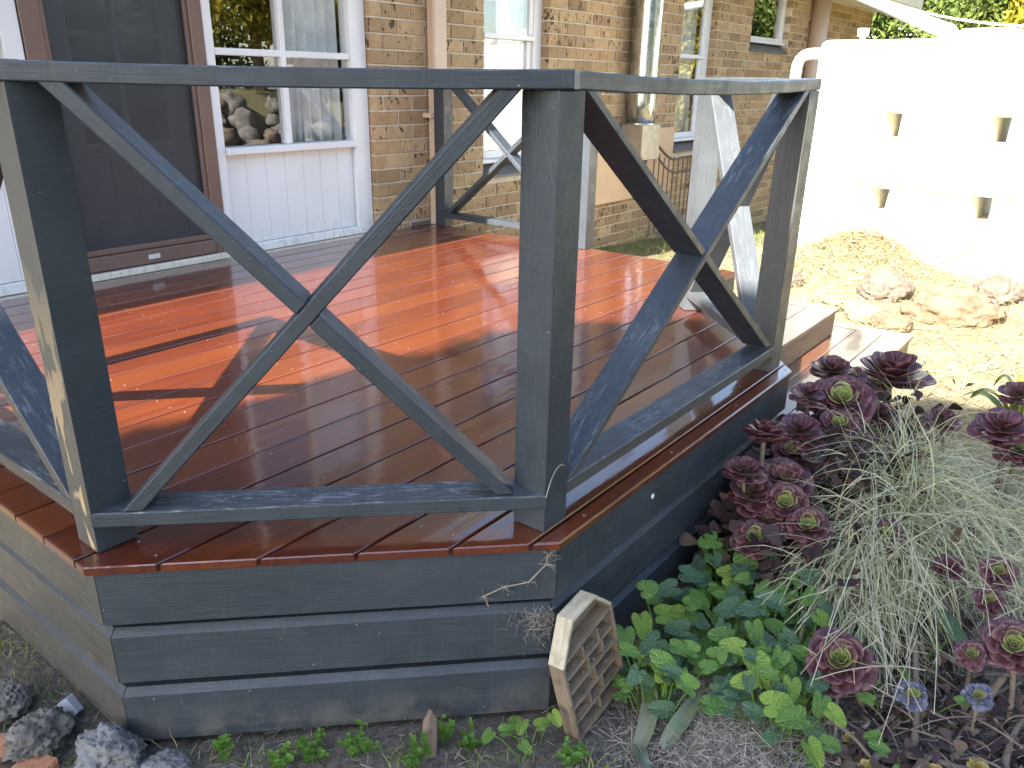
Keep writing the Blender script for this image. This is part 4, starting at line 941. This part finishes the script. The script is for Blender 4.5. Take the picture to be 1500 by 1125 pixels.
def violet(label, loc, leaves, group='heart leaved violets beside the deck'):
    zg = gz(*loc); t = thing('violet_plant', label, 'plant', (*loc, zg), group); L = t.location; st = MB()
    for (x, y, z, s_, kind) in leaves:
        rs = random; az = rs.uniform(-math.pi, math.pi)*.75+math.atan2(y+1.2-.0, x-1.0)*0+math.pi*1.15
        d_ = V((math.cos(az), math.sin(az), 0)); n_ = V((rs.uniform(-.35, .2)-.25, rs.uniform(-.4, .15)-.3, 1)).normalized()
        dd = (d_-n_*d_.dot(n_)).normalized(); sx = dd.cross(n_); P = V((x, y, z))
        o = bpy.data.objects.new('leaf', random.choice(HM[kind])); link(o, t); o.matrix_basis = Matrix.Translation(P-L) @ (Matrix((sx, dd, n_)).transposed()*(s_*.56)).to_4x4()
        b = V((loc[0]+(x-loc[0])*.5+rs.uniform(-.02, .02), min(loc[1]+(y-loc[1])*.5, -.79), zg-.01)); st.tube(bezier([b, (b+P)/2+V((0, 0, .05)), P-dd*s_*.1-V((0, 0, .01)), P], 5), .0016, 5)
    tag(st.build('stalks', M['weed'], t), kind='stuff')
VB = [(1.411, -.871, -.36, .105), (1.388, -.957, -.36, .082), (1.345, -.986, -.36, .08), (1.203, -1.015, -.36, .085), (1.21, -1.071, -.36, .084), (1.068, -1.054, -.36, .081), (.989, -1.061, -.36, .083), (1.014, -1.151, -.36, .103), (1.083, -1.177, -.36, .087), (.916, -1.232, -.36, .088), (.914, -1.297, -.36, .079), (1.049, -.874, -.36, .082), (.925, -.921, -.36, .078), (.893, -.846, -.34, .078), (.841, -.879, -.36, .061), (1.247, -.846, -.35, .08), (1.426, -.847, -.32, .085), (1.356, -1.104, -.36, .098), (1.276, -1.104, -.36, .091), (.862, -.983, -.36, .075), (.856, -1.051, -.37, .073), (.845, -1.109, -.40, .071), (.983, -.847, -.35, .081), (1.014, -1.246, -.36, .066), (1.133, -1.238, -.36, .07), (.819, -.93, -.37, .061), (.935, -.974, -.36, .07), (1.032, -.944, -.36, .073), (.945, -1.161, -.36, .066), (1.056, -1.298, -.36, .067), (.985, -1.352, -.38, .064), (.872, -1.342, -.40, .07), (.906, -1.369, -.40, .061), (.995, -.843, -.26, .073), (1.161, -.846, -.35, .078), (1.125, -.919, -.36, .068)]
VR = [(1.588, -1.485, -.40, .096), (1.549, -1.509, -.41, .094), (1.301, -1.444, -.42, .045), (1.29, -1.586, -.42, .043), (1.034, -1.446, -.42, .047), (1.0, -1.469, -.42, .056), (.971, -1.511, -.43, .045), (1.15, -1.40, -.42, .05), (1.22, -1.38, -.42, .05)]
clumps = {'A': [], 'B': [], 'C': [], 'D': []}
def clump_of(x, y): return 'A' if x < .96 and y > -1.12 else 'B' if y < -1.12 else 'C' if x < 1.2 else 'D'
for x, y, z, s_ in VB: clumps[clump_of(x, y)].append((x, y, z+random.uniform(-.01, .02), s_*1.1, random.choice(['violet', 'violet', 'violety', 'violetd'])))
poly = [(.80, -.86), (.98, -.80), (1.5, -.80), (1.5, -1.0), (1.35, -1.22), (1.12, -1.33), (.90, -1.36), (.88, -1.15)]
def inside(x, y):
    c = False; n = len(poly)
    for i in range(n):
        (x1, y1), (x2, y2) = poly[i], poly[(i+1) % n]
        if (y1 > y) != (y2 > y) and x < (x2-x1)*(y-y1)/(y2-y1)+x1: c = not c
    return c
k = 0
while k < 250:
    x, y = random.uniform(.78, 1.55), random.uniform(-1.4, -.82)
    if not inside(x, y): continue
    k += 1; lo = random.random(); clumps[clump_of(x, y)].append((x, y, gz(x, y)+.03+.12*lo, random.uniform(.045, .085), random.choice(['violetd', 'violetd', 'violet', 'violet', 'violety'] if lo > .4 else ['violetd', 'violetd', 'violet'])))
violet('violet clump with green heart shaped leaves right beside the wooden insect house', (.88, -.97), clumps['A'])
violet('violet clump with large bright leaves spilling over the straw near the single big rosette', (.99, -1.24), clumps['B'])
violet('middle violet clump with overlapping dark green leaves against the lower side boards', (1.07, -.96), clumps['C'])
violet('violet clump behind the rest, running up to the purple rosettes at the deck', (1.33, -.95), clumps['D'])
violet('few rounded green leaves in the shade among the woody stems at lower right', (1.25, -1.46), [(*q, 'violetd' if i < 2 else 'violet') for i, q in enumerate(VR)])

# ------------------------------------------------------------------ weeds and grass under the side boards
def blade_mesh_leaf(mb, P, d_, n_, ln, wd):
    sx = d_.cross(n_); mb.add([P, P+d_*ln*.35+sx*wd*.5, P+d_*ln*.75+sx*wd*.45, P+d_*ln, P+d_*ln*.75-sx*wd*.45, P+d_*ln*.35-sx*wd*.5, P+d_*ln*.5-n_*wd*.12], [(0, 1, 6), (1, 2, 6), (2, 3, 6), (3, 4, 6), (4, 5, 6), (5, 0, 6)])
def weed(x, y, r, label, h=.05):
    zg = gz(x, y); t = thing('weed', label, 'weed', (x, y, zg), 'small green weeds along the foot of the deck'); lf = MB(); st = MB()
    for s_ in range(5+int(r*60)):
        a = random.uniform(0, 6.283); p0 = V((x+random.uniform(-.2, .2)*r, y+random.uniform(-.2, .2)*r, zg-.01)); p1 = p0+V((math.cos(a)*r*random.uniform(.3, 1), math.sin(a)*r*random.uniform(.3, 1), h*random.uniform(.5, 1.3)+.01))
        c_ = bezier([p0, (p0+p1)/2+V((0, 0, h*.4)), p1], 4); st.tube(c_, .0010, 4)
        for q in c_[2:]:
            for kk in range(3):
                b = random.uniform(0, 6.283); d_ = V((math.cos(b), math.sin(b), random.uniform(-.1, .5))).normalized(); n_ = d_.cross(V((-math.sin(b), math.cos(b), 0))).normalized()
                if n_.z < 0: n_ = -n_
                blade_mesh_leaf(lf, q, d_, n_, random.uniform(.010, .020), random.uniform(.008, .014))
    st.build('stems', M['weed'], t); lf.build('leaves', M['weed'], t)
for a in [(.17, -.35, .034, 'small green weed below the lowest board, left of the paired weeds'), (.235, -.395, .05, 'bright green weed tuft, taller of the pair below the lowest board'), (.30, -.465, .045, 'leafy bright weed right of the taller tuft below the boards'),
          (.385, -.60, .042, 'bright weed in front of the splintered wood scrap'), (.49, -.66, .032, 'small weed between the wood scrap and the broad leaved seedling'), (.60, -.885, .055, 'feathery bright green weed at the foot of the insect house'),
          (.10, -.22, .028, 'tiny weed near the left end of the lowest front board'), (.46, -.60, .026, 'low sprig of weed close under the lowest front board')]: weed(*a)
violet('broad heart leaved seedling left of the insect house foot', (.56, -.74), [(.54, -.73, -.47, .055, 'violet'), (.57, -.76, -.45, .05, 'violety'), (.52, -.70, -.48, .045, 'violet'), (.60, -.79, -.46, .052, 'violety'), (.55, -.78, -.49, .045, 'violet'), (.63, -.81, -.44, .05, 'violety'), (.585, -.72, -.48, .04, 'violet')])
def grass_patch(name, pts, n, lmin, lmax, wd, mat, label=None, spread=.03):
    P = []; 
    for x, y, r in pts:
        for _ in range(int(n*r/.05)):
            a = random.gauss(0, r*.6); b = random.gauss(0, r*.6); P.append((x+a, y+b, gz(x+a, y+b)-.006))
    P = np.array(P); D = np.stack([rng.normal(0, .6, len(P)), rng.normal(0, .6, len(P)), np.abs(rng.normal(.8, .3, len(P)))], 1)
    vs_, q = ribbons(P, D, rng.uniform(lmin, lmax, len(P)), rng.uniform(wd*.6, wd*1.2, len(P)), rng.uniform(.5, 1.8, len(P)), 4); o = np_mesh(name, vs_, q, M[mat]); return tag(o, kind='stuff')
grass_patch('grass', [(-.065, .31, .05), (-.12, .39, .05), (-.05, .52, .06), (-.09, .62, .06), (-.03, .22, .03), (-.20, .28, .04), (-.13, .07, .03), (.02, -.14, .03), (.06, -.20, .025), (.13, -.28, .025), (.47, -.70, .03), (.53, -.78, .03), (.36, -.54, .03), (.62, -.93, .03), (.33, -.60, .03), (-.1, .85, .1), (-.12, 1.2, .15)], 26, .03, .10, .003, 'grass')
grass_patch('grass', [(x, 2.25+random.uniform(-.25, .1), .12) for x in np.arange(4.2, 9.0, .16)]+[(x, 1.9+random.uniform(-.5, .2), .16) for x in np.arange(4.6, 9.0, .3)], 22, .05, .18, .006, 'grass')

# ------------------------------------------------------------------ straw
def straw(name, pts_fn, n, lmin, lmax, wd, mat, lift=.02, seg=2, kind='stuff'):
    P = np.array([pts_fn() for _ in range(n)]); P = np.array([(x, y, gz(x, y)+abs(random.gauss(0, lift))+.002) for x, y in P])
    D = np.stack([rng.normal(0, 1, n), rng.normal(0, 1, n), rng.normal(.05, .22, n)], 1)
    v_, q = ribbons(P, D, rng.uniform(lmin, lmax, n), rng.uniform(wd*.6, wd*1.3, n), rng.uniform(0, .5, n), seg); o = np_mesh(name, v_, q, M[mat]); return tag(o, kind=kind)
def hay_pt():
    while True:
        x, y = random.uniform(2.9, 7.3), random.uniform(-3.2, 1.5)
        if x < 4.15 and -.84 < y < .1: continue
        if x < 3.7 and y > 0: continue
        if y > 1.1 and random.random() < .6: continue
        return x, y
straw('straw_mulch', hay_pt, 15000, .06, .20, .006, 'straw', .022)
straw('straw_mulch', lambda: (random.gauss(6.65, .38), random.gauss(.2, .42)), 5000, .06, .18, .006, 'straw', .05)
straw('straw_mulch', lambda: (random.gauss(.92, .13), random.gauss(-1.14, .14)), 5200, .02, .07, .0016, 'strawg', .008)
straw('straw_mulch', lambda: (random.uniform(-.3, .8), random.uniform(-1.1, .7)), 2200, .015, .06, .0015, 'strawg', .004)
straw('straw_mulch', lambda: (random.uniform(.9, 2.6), random.uniform(-1.9, -1.2)), 3200, .03, .09, .002, 'strawg', .02)

# ------------------------------------------------------------------ pale dry grass flopping over the bed
def mop(label, n, cx, cy, rx, ry, zup, lmin, lmax, dirs, droop=(1.2, 2.6), wd=.0046, mat='drygrass', name='grass_clump'):
    a = rng.uniform(0, 6.283, n); r = np.sqrt(rng.uniform(0, 1, n)); P = np.stack([cx+np.cos(a)*r*rx, cy+np.sin(a)*r*ry, np.zeros(n)], 1)
    P[:, 2] = np.array([gz(x, y) for x, y in P[:, :2]])+rng.uniform(.0, zup, n)*(1-r*.6)
    D = np.stack([rng.normal(dirs[0], .65, n), rng.normal(dirs[1], .65, n), np.abs(rng.normal(dirs[2], .35, n))], 1)
    v_, q = ribbons(P, D, rng.uniform(lmin, lmax, n), rng.uniform(wd*.6, wd*1.3, n), rng.uniform(*droop, n), 7); o = np_mesh(name, v_, q, M[mat])
    c_ = V((cx, cy, gz(cx, cy))); o.data.transform(Matrix.Translation(-c_)); o.location = c_; return tag(o, label, 'grass', 'flopped clumps of pale dry grass in the bed')
mop('big mop of pale grey green dry grass flopping over the purple rosettes', 1500, 2.05, -1.27, .30, .17, .30, .18, .48, (-.15, -.15, .5))
mop('lower pale grass clump sweeping left over the violet leaves', 950, 1.66, -1.24, .22, .13, .20, .16, .42, (-.75, -.05, .30))
mop('thin pale grass at the right edge beside the reddish rosettes', 420, 2.15, -1.55, .28, .10, .18, .15, .38, (-.2, -.1, .6))
# loose seed stalks over the lower right
mb = MB()
for i in range(46):
    p = V((random.uniform(1.2, 1.9), random.uniform(-1.55, -1.2), -.22+random.uniform(-.1, .08))); a = random.gauss(math.pi*1.05, .8); L = random.uniform(.15, .45)
    q = p+V((math.cos(a)*L, math.sin(a)*L*.7, random.uniform(-.15, .02))); q.z = max(q.z, gz(q.x, q.y)+.02); c_ = bezier([p, (p+q)/2+V((0, 0, .05)), q], 6); mb.tube(c_, [.0016]*4+[.0012]*3, 4)
    for s_ in range(random.randrange(1, 4)):
        b = c_[random.randrange(2, 6)]; mb.tube([b, b+V((random.uniform(-.07, .02), random.uniform(-.06, .06), random.uniform(-.03, .04)))], .0010, 4)
tag(mb.build('dry_stalks', M['stalk'], None), kind='stuff')
# thick woody stems on the ground
def woody(label, pts, r, mat='stem'):
    p = [V((x, y, gz(x, y)+dz)) for x, y, dz in pts]; t = thing('woody_stem', label, 'stem', p[0], 'bare woody stems lying in the bed'); t_ = MB(); t_.tube(bezier(p, 12), [r*(1-.35*i/12) for i in range(13)], 9); t_.build('bark', M[mat], t, True)
woody('thick grey stem looping on the ground at the bottom edge', [(1.20, -1.66, .015), (1.02, -1.56, .01), (.93, -1.42, .02), (1.06, -1.35, .05), (1.16, -1.52, .03), (1.17, -1.68, .02)], .013)
woody('slim brown stem rising to the single big rosette', [(1.02, -1.36, .0), (1.06, -1.36, .03), (1.10, -1.34, .08), (1.13, -1.32, .13)], .006)
woody('long brown stem reaching right from under the violet leaves', [(1.0, -1.38, .01), (1.12, -1.42, .05), (1.2, -1.46, .0), (1.3, -1.47, .05)], .006)
woody('ringed grey stem leaning up under the grass', [(1.30, -1.30, .0), (1.42, -1.27, .08), (1.52, -1.25, .12), (1.66, -1.24, .16)], .011)
woody('grey stem crossing behind the blue grey rosette', [(1.15, -1.52, .01), (1.24, -1.50, .05), (1.36, -1.46, .08), (1.50, -1.42, .10)], .010)
woody('brown upright stem below the large lime eyed rosette', [(1.33, -1.60, .0), (1.36, -1.61, .04), (1.40, -1.63, .08), (1.44, -1.65, .12)], .014)
woody('low brown stem at the lower right corner', [(1.18, -1.72, .02), (1.28, -1.68, .02), (1.40, -1.70, .03), (1.52, -1.74, .03)], .010)
mb = MB()
for i in range(90):
    x, y = random.uniform(.95, 1.7), random.uniform(-1.75, -1.25); a = random.uniform(0, 6.283); L = random.uniform(.06, .2)
    p = V((x, y, gz(x, y)+random.uniform(0, .05))); q = V((x+math.cos(a)*L, y+math.sin(a)*L, 0)); q.z = gz(q.x, q.y)+random.uniform(.0, .09)
    mb.tube(bezier([p, (p+q)/2+V((random.uniform(-.03, .03), random.uniform(-.03, .03), .03)), q], 4), random.uniform(.0015, .005), 5)
tag(mb.build('twigs', M['stem'], None), kind='stuff')
for (x, y, r, lab) in ((1.08, -1.39, .020, 'yellow sedum rosette left of the blue grey rosette'), (1.02, -1.445, .021, 'yellow sedum cluster inside the loop of the thick stem'), (1.10, -1.57, .028, 'larger yellow sedum cluster right of the looping stem'), (1.19, -1.65, .024, 'pale yellow sedum at the bottom right edge')):
    z = gz(x, y)+.03; t = thing('sedum', lab, 'succulent', (x, y, gz(x, y)), 'yellow sedums among the stems'); m = MB()
    for i in range(16):
        f = (i+.5)/16; mt = frame_leaf(V((-.3, -.2, .93)).normalized(), V((1, 0, .32)).normalized(), V((0, 1, .2)).normalized(), i*2.4, math.radians(15+80*f))*(r*(.6+.6*f)); m.add([V((x, y, z))+mt @ V(q) for q in hv], hf)
    m.build('leaves', M['yel'], t, True); one('stem', M['stem'], t, 'tube', [(x, y, gz(x, y)-.01), (x, y, z)], .004, 6)

# ------------------------------------------------------------------ fallen strap leaves and sunlit strap plant
def strap_leaf(mb, pts, w, fold=.25, tw=0.0):
    c_ = bezier(pts, 12); vs = []; 
    for i, p in enumerate(c_):
        t = (c_[min(i+1, 12)]-c_[max(i-1, 0)]).normalized(); sd = t.cross(V((0, 0, 1))).normalized(); up = sd.cross(t); f = i/12; sd = sd*math.cos(tw*f)+up*math.sin(tw*f); up = sd.cross(t)
        ww = w*(.35+.65*math.sin(math.pi*min(1, f*.9+.12))**.7) if f < .97 else w*.08
        vs += [p-sd*ww*.5+up*fold*ww*.5, p-up*.001, p+sd*ww*.5+up*fold*ww*.5, p-up*.0022]
    n = 4; fs = [(i*n+k, i*n+(k+1) % n, (i+1)*n+(k+1) % n, (i+1)*n+k) for i in range(12) for k in range(n)]
    mb.add(vs, fs)
def fallen(label, pts, w, mat, tw):
    m = MB(); strap_leaf(m, [V((x, y, gz(x, y)+dz)) for x, y, dz in pts], w, .45, tw); tag(m.build('fallen_leaf', M[mat], None), label, 'leaf', 'fallen strap leaves on the straw')
fallen('long dull green fallen strap leaf standing up beside the insect house', [(.74, -.99, .01), (.79, -.99, .04), (.86, -.96, .05), (.92, -.915, .05)], .046, 'strap', .5)
fallen('curved greyish fallen strap leaf lying across the straw', [(.77, -1.04, .005), (.80, -1.05, .03), (.86, -1.06, .045), (.93, -1.055, .03)], .042, 'strap', -.4)
fallen('browning twisted strap leaf at the bottom edge of the straw', [(.74, -.995, .012), (.70, -1.0, .03), (.68, -1.03, .02), (.66, -1.08, .01)], .042, 'strap', .9)
t = thing('strap_leaf_plant', 'yellow green strap leaf plant glowing in the sun at the right edge', 'plant', (3.50, -1.43, gz(3.50, -1.43)))
for i, (dx, dy, h, w) in enumerate(((-.10, .16, .26, .07), (-.02, .10, .33, .075), (.08, .06, .28, .07), (-.16, .03, .20, .06), (.16, .02, .30, .07), (.03, .20, .20, .065), (-.18, .10, .12, .06), (.1, -.2, .3, .07), (-.02, -.16, .24, .07))):
    m = MB(); b = V((3.50, -1.43, gz(3.50, -1.43))); strap_leaf(m, [b, b+V((dx*.3, dy*.3, h*.8)), b+V((dx*.8, dy*.8, h*1.1)), b+V((dx*1.2, dy*1.2, h*.75))], w); m.build('leaf', M['strapy'], t, True)

m = MB(); m.tube([(1.165, -.757, -.085), (1.165, -.7585, -.085), (1.165, -.760, -.085)], [.008, .0075, .003], 10)
o = m.build('bird_dropping', M['pvc'], None); tag(o, 'small white spot of bird dropping on the front side board', 'dropping')
# ------------------------------------------------------------------ dead creeper and web on the boards
def creeper(label, pts, r, n_side):
    p = [V(q) for q in pts]; t = thing('dead_root', label, 'dry root', p[0], 'dried roots clinging to the corner boards'); m = MB(); c_ = bezier(p, 14) if len(p) < 6 else p
    m.tube(c_, r, 6); m.build('runner', M['cob'], t); s_ = MB(); nn = V((-rt, -rt, 0)); al = V((rt, -rt, 0))
    for i in range(n_side):
        b = random.choice(c_[len(c_)//4:]); d_ = al*random.uniform(-1, 1)+V((0, 0, random.uniform(-.6, .9)))+nn*.15; L = random.uniform(.01, .04)
        m2 = b+d_*L*.5+al*random.uniform(-.006, .006); s_.tube([b, m2, b+d_*L+V((0, 0, random.uniform(-.01, .01)))], .00045, 3)
    tag(s_.build('rootlets', M['cob'], t), kind='stuff')
def cf(t_, z, off=.004): return (-.03+rt*t_-rt*off, -.03-rt*t_-rt*off, z)      # on the cut corner boards, t along from the left
creeper('long dried root running slantwise over the top board of the cut corner', [cf(.866, -.170), cf(.855, -.140), cf(.90, -.118), cf(.96, -.108), cf(1.00, -.062), cf(1.005, -.035)], .0016, 70)
creeper('short dried root hanging on the corner post above the bottom rail', [(.70, -.716, .098), (.702, -.719, .120), (.726, -.7165, .165), (.752, -.716, .170), (.772, -.715, .150)], .0016, 0)
mb = MB()
for i in range(210):
    t_ = random.gauss(.985, .028); z = -.19-abs(random.gauss(0, .04)); b = V(cf(min(t_, 1.02), z, .003+random.uniform(0, .012))); d_ = V((random.gauss(0, 1), random.gauss(0, 1), random.gauss(-.3, 1)))*.012
    mb.tube([b, b+d_*.6+V((0, 0, .003)), b+d_], .0004, 3)
for i in range(5): mb.tube(bezier([cf(.90+.02*i, -.185, .004), cf(.96, -.23-.01*i, .012), cf(1.02, -.32+.02*i, .004)], 6), .0004, 3)
tag(mb.build('cobweb', M['cob'], None), 'dusty brown cobweb on the lower boards at the right end of the cut corner', 'cobweb')
mb = MB()
for i in range(34):
    b = V((.699-.001, -.713+random.uniform(.0, .085), .98-abs(random.gauss(0, .06)))); d_ = V((random.uniform(-.6, 0), random.gauss(0, 1), random.gauss(-.3, .8)))*.02; mb.tube([b, b+d_*.5, b+d_], .00013, 3)
for i in range(4): mb.tube(bezier([(.698, -.70+.02*i, .978), (.69, -.67, .90), (.698, -.71+.025*i, .80)], 6), .00013, 3)
tag(mb.build('cobweb', M['cob'], None), 'fine dark cobweb under the top rail on the middle corner post', 'cobweb')

# ------------------------------------------------------------------ trees
def tree(name, label, x, y, h0, crown, n, ls, mat, trunk_r=.14, group=None, seed=1, clumps=40, spread=.32, cents=None):
    """crown = (cx, cy, cz, rx, ry, rz); leaf sized faces in clumps on a branching trunk"""
    rg = np.random.default_rng(seed); zg = gz(x, y); t = thing(name, label, 'tree', (x, y, zg), group); cx, cy, cz, rx, ry, rz = crown; m = MB()
    top = V((cx, cy, cz)); m.tube(bezier([(x, y, zg-.2), (x+.1, y, (zg+cz)/2), top], 8), [trunk_r*(1-.08*i) for i in range(9)], 10)
    c_ = rg.normal(0, 1, (clumps, 3)); c_ /= np.linalg.norm(c_, axis=1, keepdims=True); c_ *= (rg.uniform(.25, 1, (clumps, 1)))**.45; C_ = c_*np.array([rx, ry, rz])*.88+np.array([cx, cy, cz])
    if cents is not None: C_ = cents; clumps = len(C_)
    for q in C_[:14]: m.tube(bezier([top.lerp(V((x, y, zg)), .35), top.lerp(V(q), .5), V(q)], 5), [trunk_r*.45, trunk_r*.36, trunk_r*.28, trunk_r*.2, trunk_r*.13, trunk_r*.06], 6)
    m.build('trunk', M['bark'], t, True)
    k = rg.integers(0, clumps, n); s_ = np.array([rx, ry, rz])*spread; d_ = rg.normal(0, 1, (n, 3)); d_ /= np.linalg.norm(d_, axis=1, keepdims=True)+1e-9; P = C_[k]+d_*s_*(rg.uniform(0, 1, (n, 1))**.45)
    a = rg.normal(0, 1, (n, 3)); a /= np.linalg.norm(a, axis=1, keepdims=True); b = np.cross(a, rg.normal(0, 1, (n, 3))); b /= np.linalg.norm(b, axis=1, keepdims=True)+1e-9; L = rg.uniform(.7, 1.3, (n, 1))*ls
    vs_ = np.stack([P-a*L, P+b*L*.45, P+a*L, P-b*L*.45], 1).reshape(-1, 3); np_mesh('crown', vs_, np.arange(4*n).reshape(-1, 4), M[mat], t, tuple(t.location))
cents = []
def y_lit(x): return .75 if x < -.1 else .57-.12*(x-.2) if x < 1.9 else .06 if x < 2.2 else -.40-(x-2.2)*.9
while len(cents) < 230:                                          # crown masses: spread so that the shade ends where the photograph's does
    x, y = random.uniform(-3.6, 3.3), random.uniform(-4.2, .52)
    if y > y_lit(x+.35)-.36: continue
    t_ = random.uniform(7.6, 11.0); cents.append(V((x, y, 0))+sun_dir*t_)
for i in range(64): x = -1.4+i*.063; cents.append(V((x, y_lit(x+.12)-.34-.05*(i % 2), 0))+sun_dir*random.uniform(7.8, 9.6))
for i in range(26): cents.append(V((-1.35+.05*i, .36-.2*(i % 5), 0))+sun_dir*random.uniform(8, 10.5))
for i in range(22): cents.append(V((1.25+.05*i, -.78-.16*(i % 4), 0))+sun_dir*random.uniform(8, 10.5))
tree('shade_tree', 'wide dense tree beyond the left of the deck that shades the front railing', -8.2, -3.2, 0, (-8.0, -2.6, 5.4, 1.45, 1.2, 1.2), 90000, .12, 'fold', .22, seed=3, spread=.26, cents=np.array([tuple(q) for q in cents]))
tree('hedge_tree', 'dark green dense hedge tree above the tank behind the sloping pipe', 17.5, 2.2, 0, (17.5, 1.9, 1.9, 1.8, 2.3, 2.3), 36000, .068, 'fol', .12, 'trees behind the tank', 5, 60)
tree('hedge_tree', 'mid green hedge tree above the tank left of the golden one', 16.5, -.4, 0, (16.8, -.2, 2.3, 1.6, 1.7, 2.2), 36000, .068, 'fol', .12, 'trees behind the tank', 6, 60)
tree('golden_tree', 'golden yellow green tree in the top right corner', 14.0, -.6, 0, (14.0, -.45, 2.0, 1.1, .85, 1.9), 14000, .07, 'foly', .1, 'trees behind the tank', 7, 50)
tree('garden_tree', 'yellow green garden tree mirrored in the window beside the door', 8.5, -6.2, 0, (8.2, -6.0, 3.1, 2.4, 2.0, 1.6), 22000, .055, 'foly', .16, seed=9, clumps=60)
for i, (x, y, h, r) in enumerate(((-6, -9.5, 3.0, 2.4), (-1.5, -10.2, 3.4, 2.6), (3.0, -10.5, 3.0, 2.5), (12.5, -8.5, 3.2, 2.6))):  # unseen trees added to hold back sky light from the foreground
    tree('garden_tree', ['dark garden tree behind the camera on the far left', 'dark garden tree straight behind the camera', 'dark garden tree behind the camera on the right', 'dark garden tree past the rockery on the far right'][i], x, y, 0, (x, y, h, r, 1.8, 2.9), 9000, .14, 'fold', .18, 'garden trees behind the camera', 20+i, 50)
rk = thing('rockery', 'garden rockery behind the camera mirrored in the lower window panes', 'rockery', (6.6, -4.6, -.6))
for i in range(70):
    k = i % 5; bm = bmesh.new(); bmesh.ops.create_icosphere(bm, subdivisions=3, radius=1); r = random.uniform(.10, .24); c_ = V((6.6+random.uniform(-2.2, 2.2), -4.4-.28*k+random.uniform(-.1, .1), -.45+.24*k))
    for v_ in bm.verts: v_.co = (v_.co*(1+.4*noise.noise(v_.co*1.7+V((i, 0, 0)))))*r+c_-rk.location
    me = bpy.data.meshes.new('rock'); bm.to_mesh(me); bm.free(); me.polygons.foreach_set('use_smooth', [True]*len(me.polygons)); me.materials.append(M[['lava', 'lava', 'purp'][i % 3]]); link(bpy.data.objects.new('rock', me), rk)
m = MB(); m.prism([(4.0, -4.6, -.6), (4.0, -6.4, -.6), (4.0, -6.4, .75), (4.0, -5.7, .70)], (5.2, 0, 0)); m.build('bank', M['gnd'], rk)
tree('garden_tree', 'dark bush growing on the bank behind the rockery', 6.3, -7.2, 0, (6.4, -7.2, 1.1, 3.2, .9, 1.2), 9000, .07, 'fol', .1, seed=31, clumps=50)
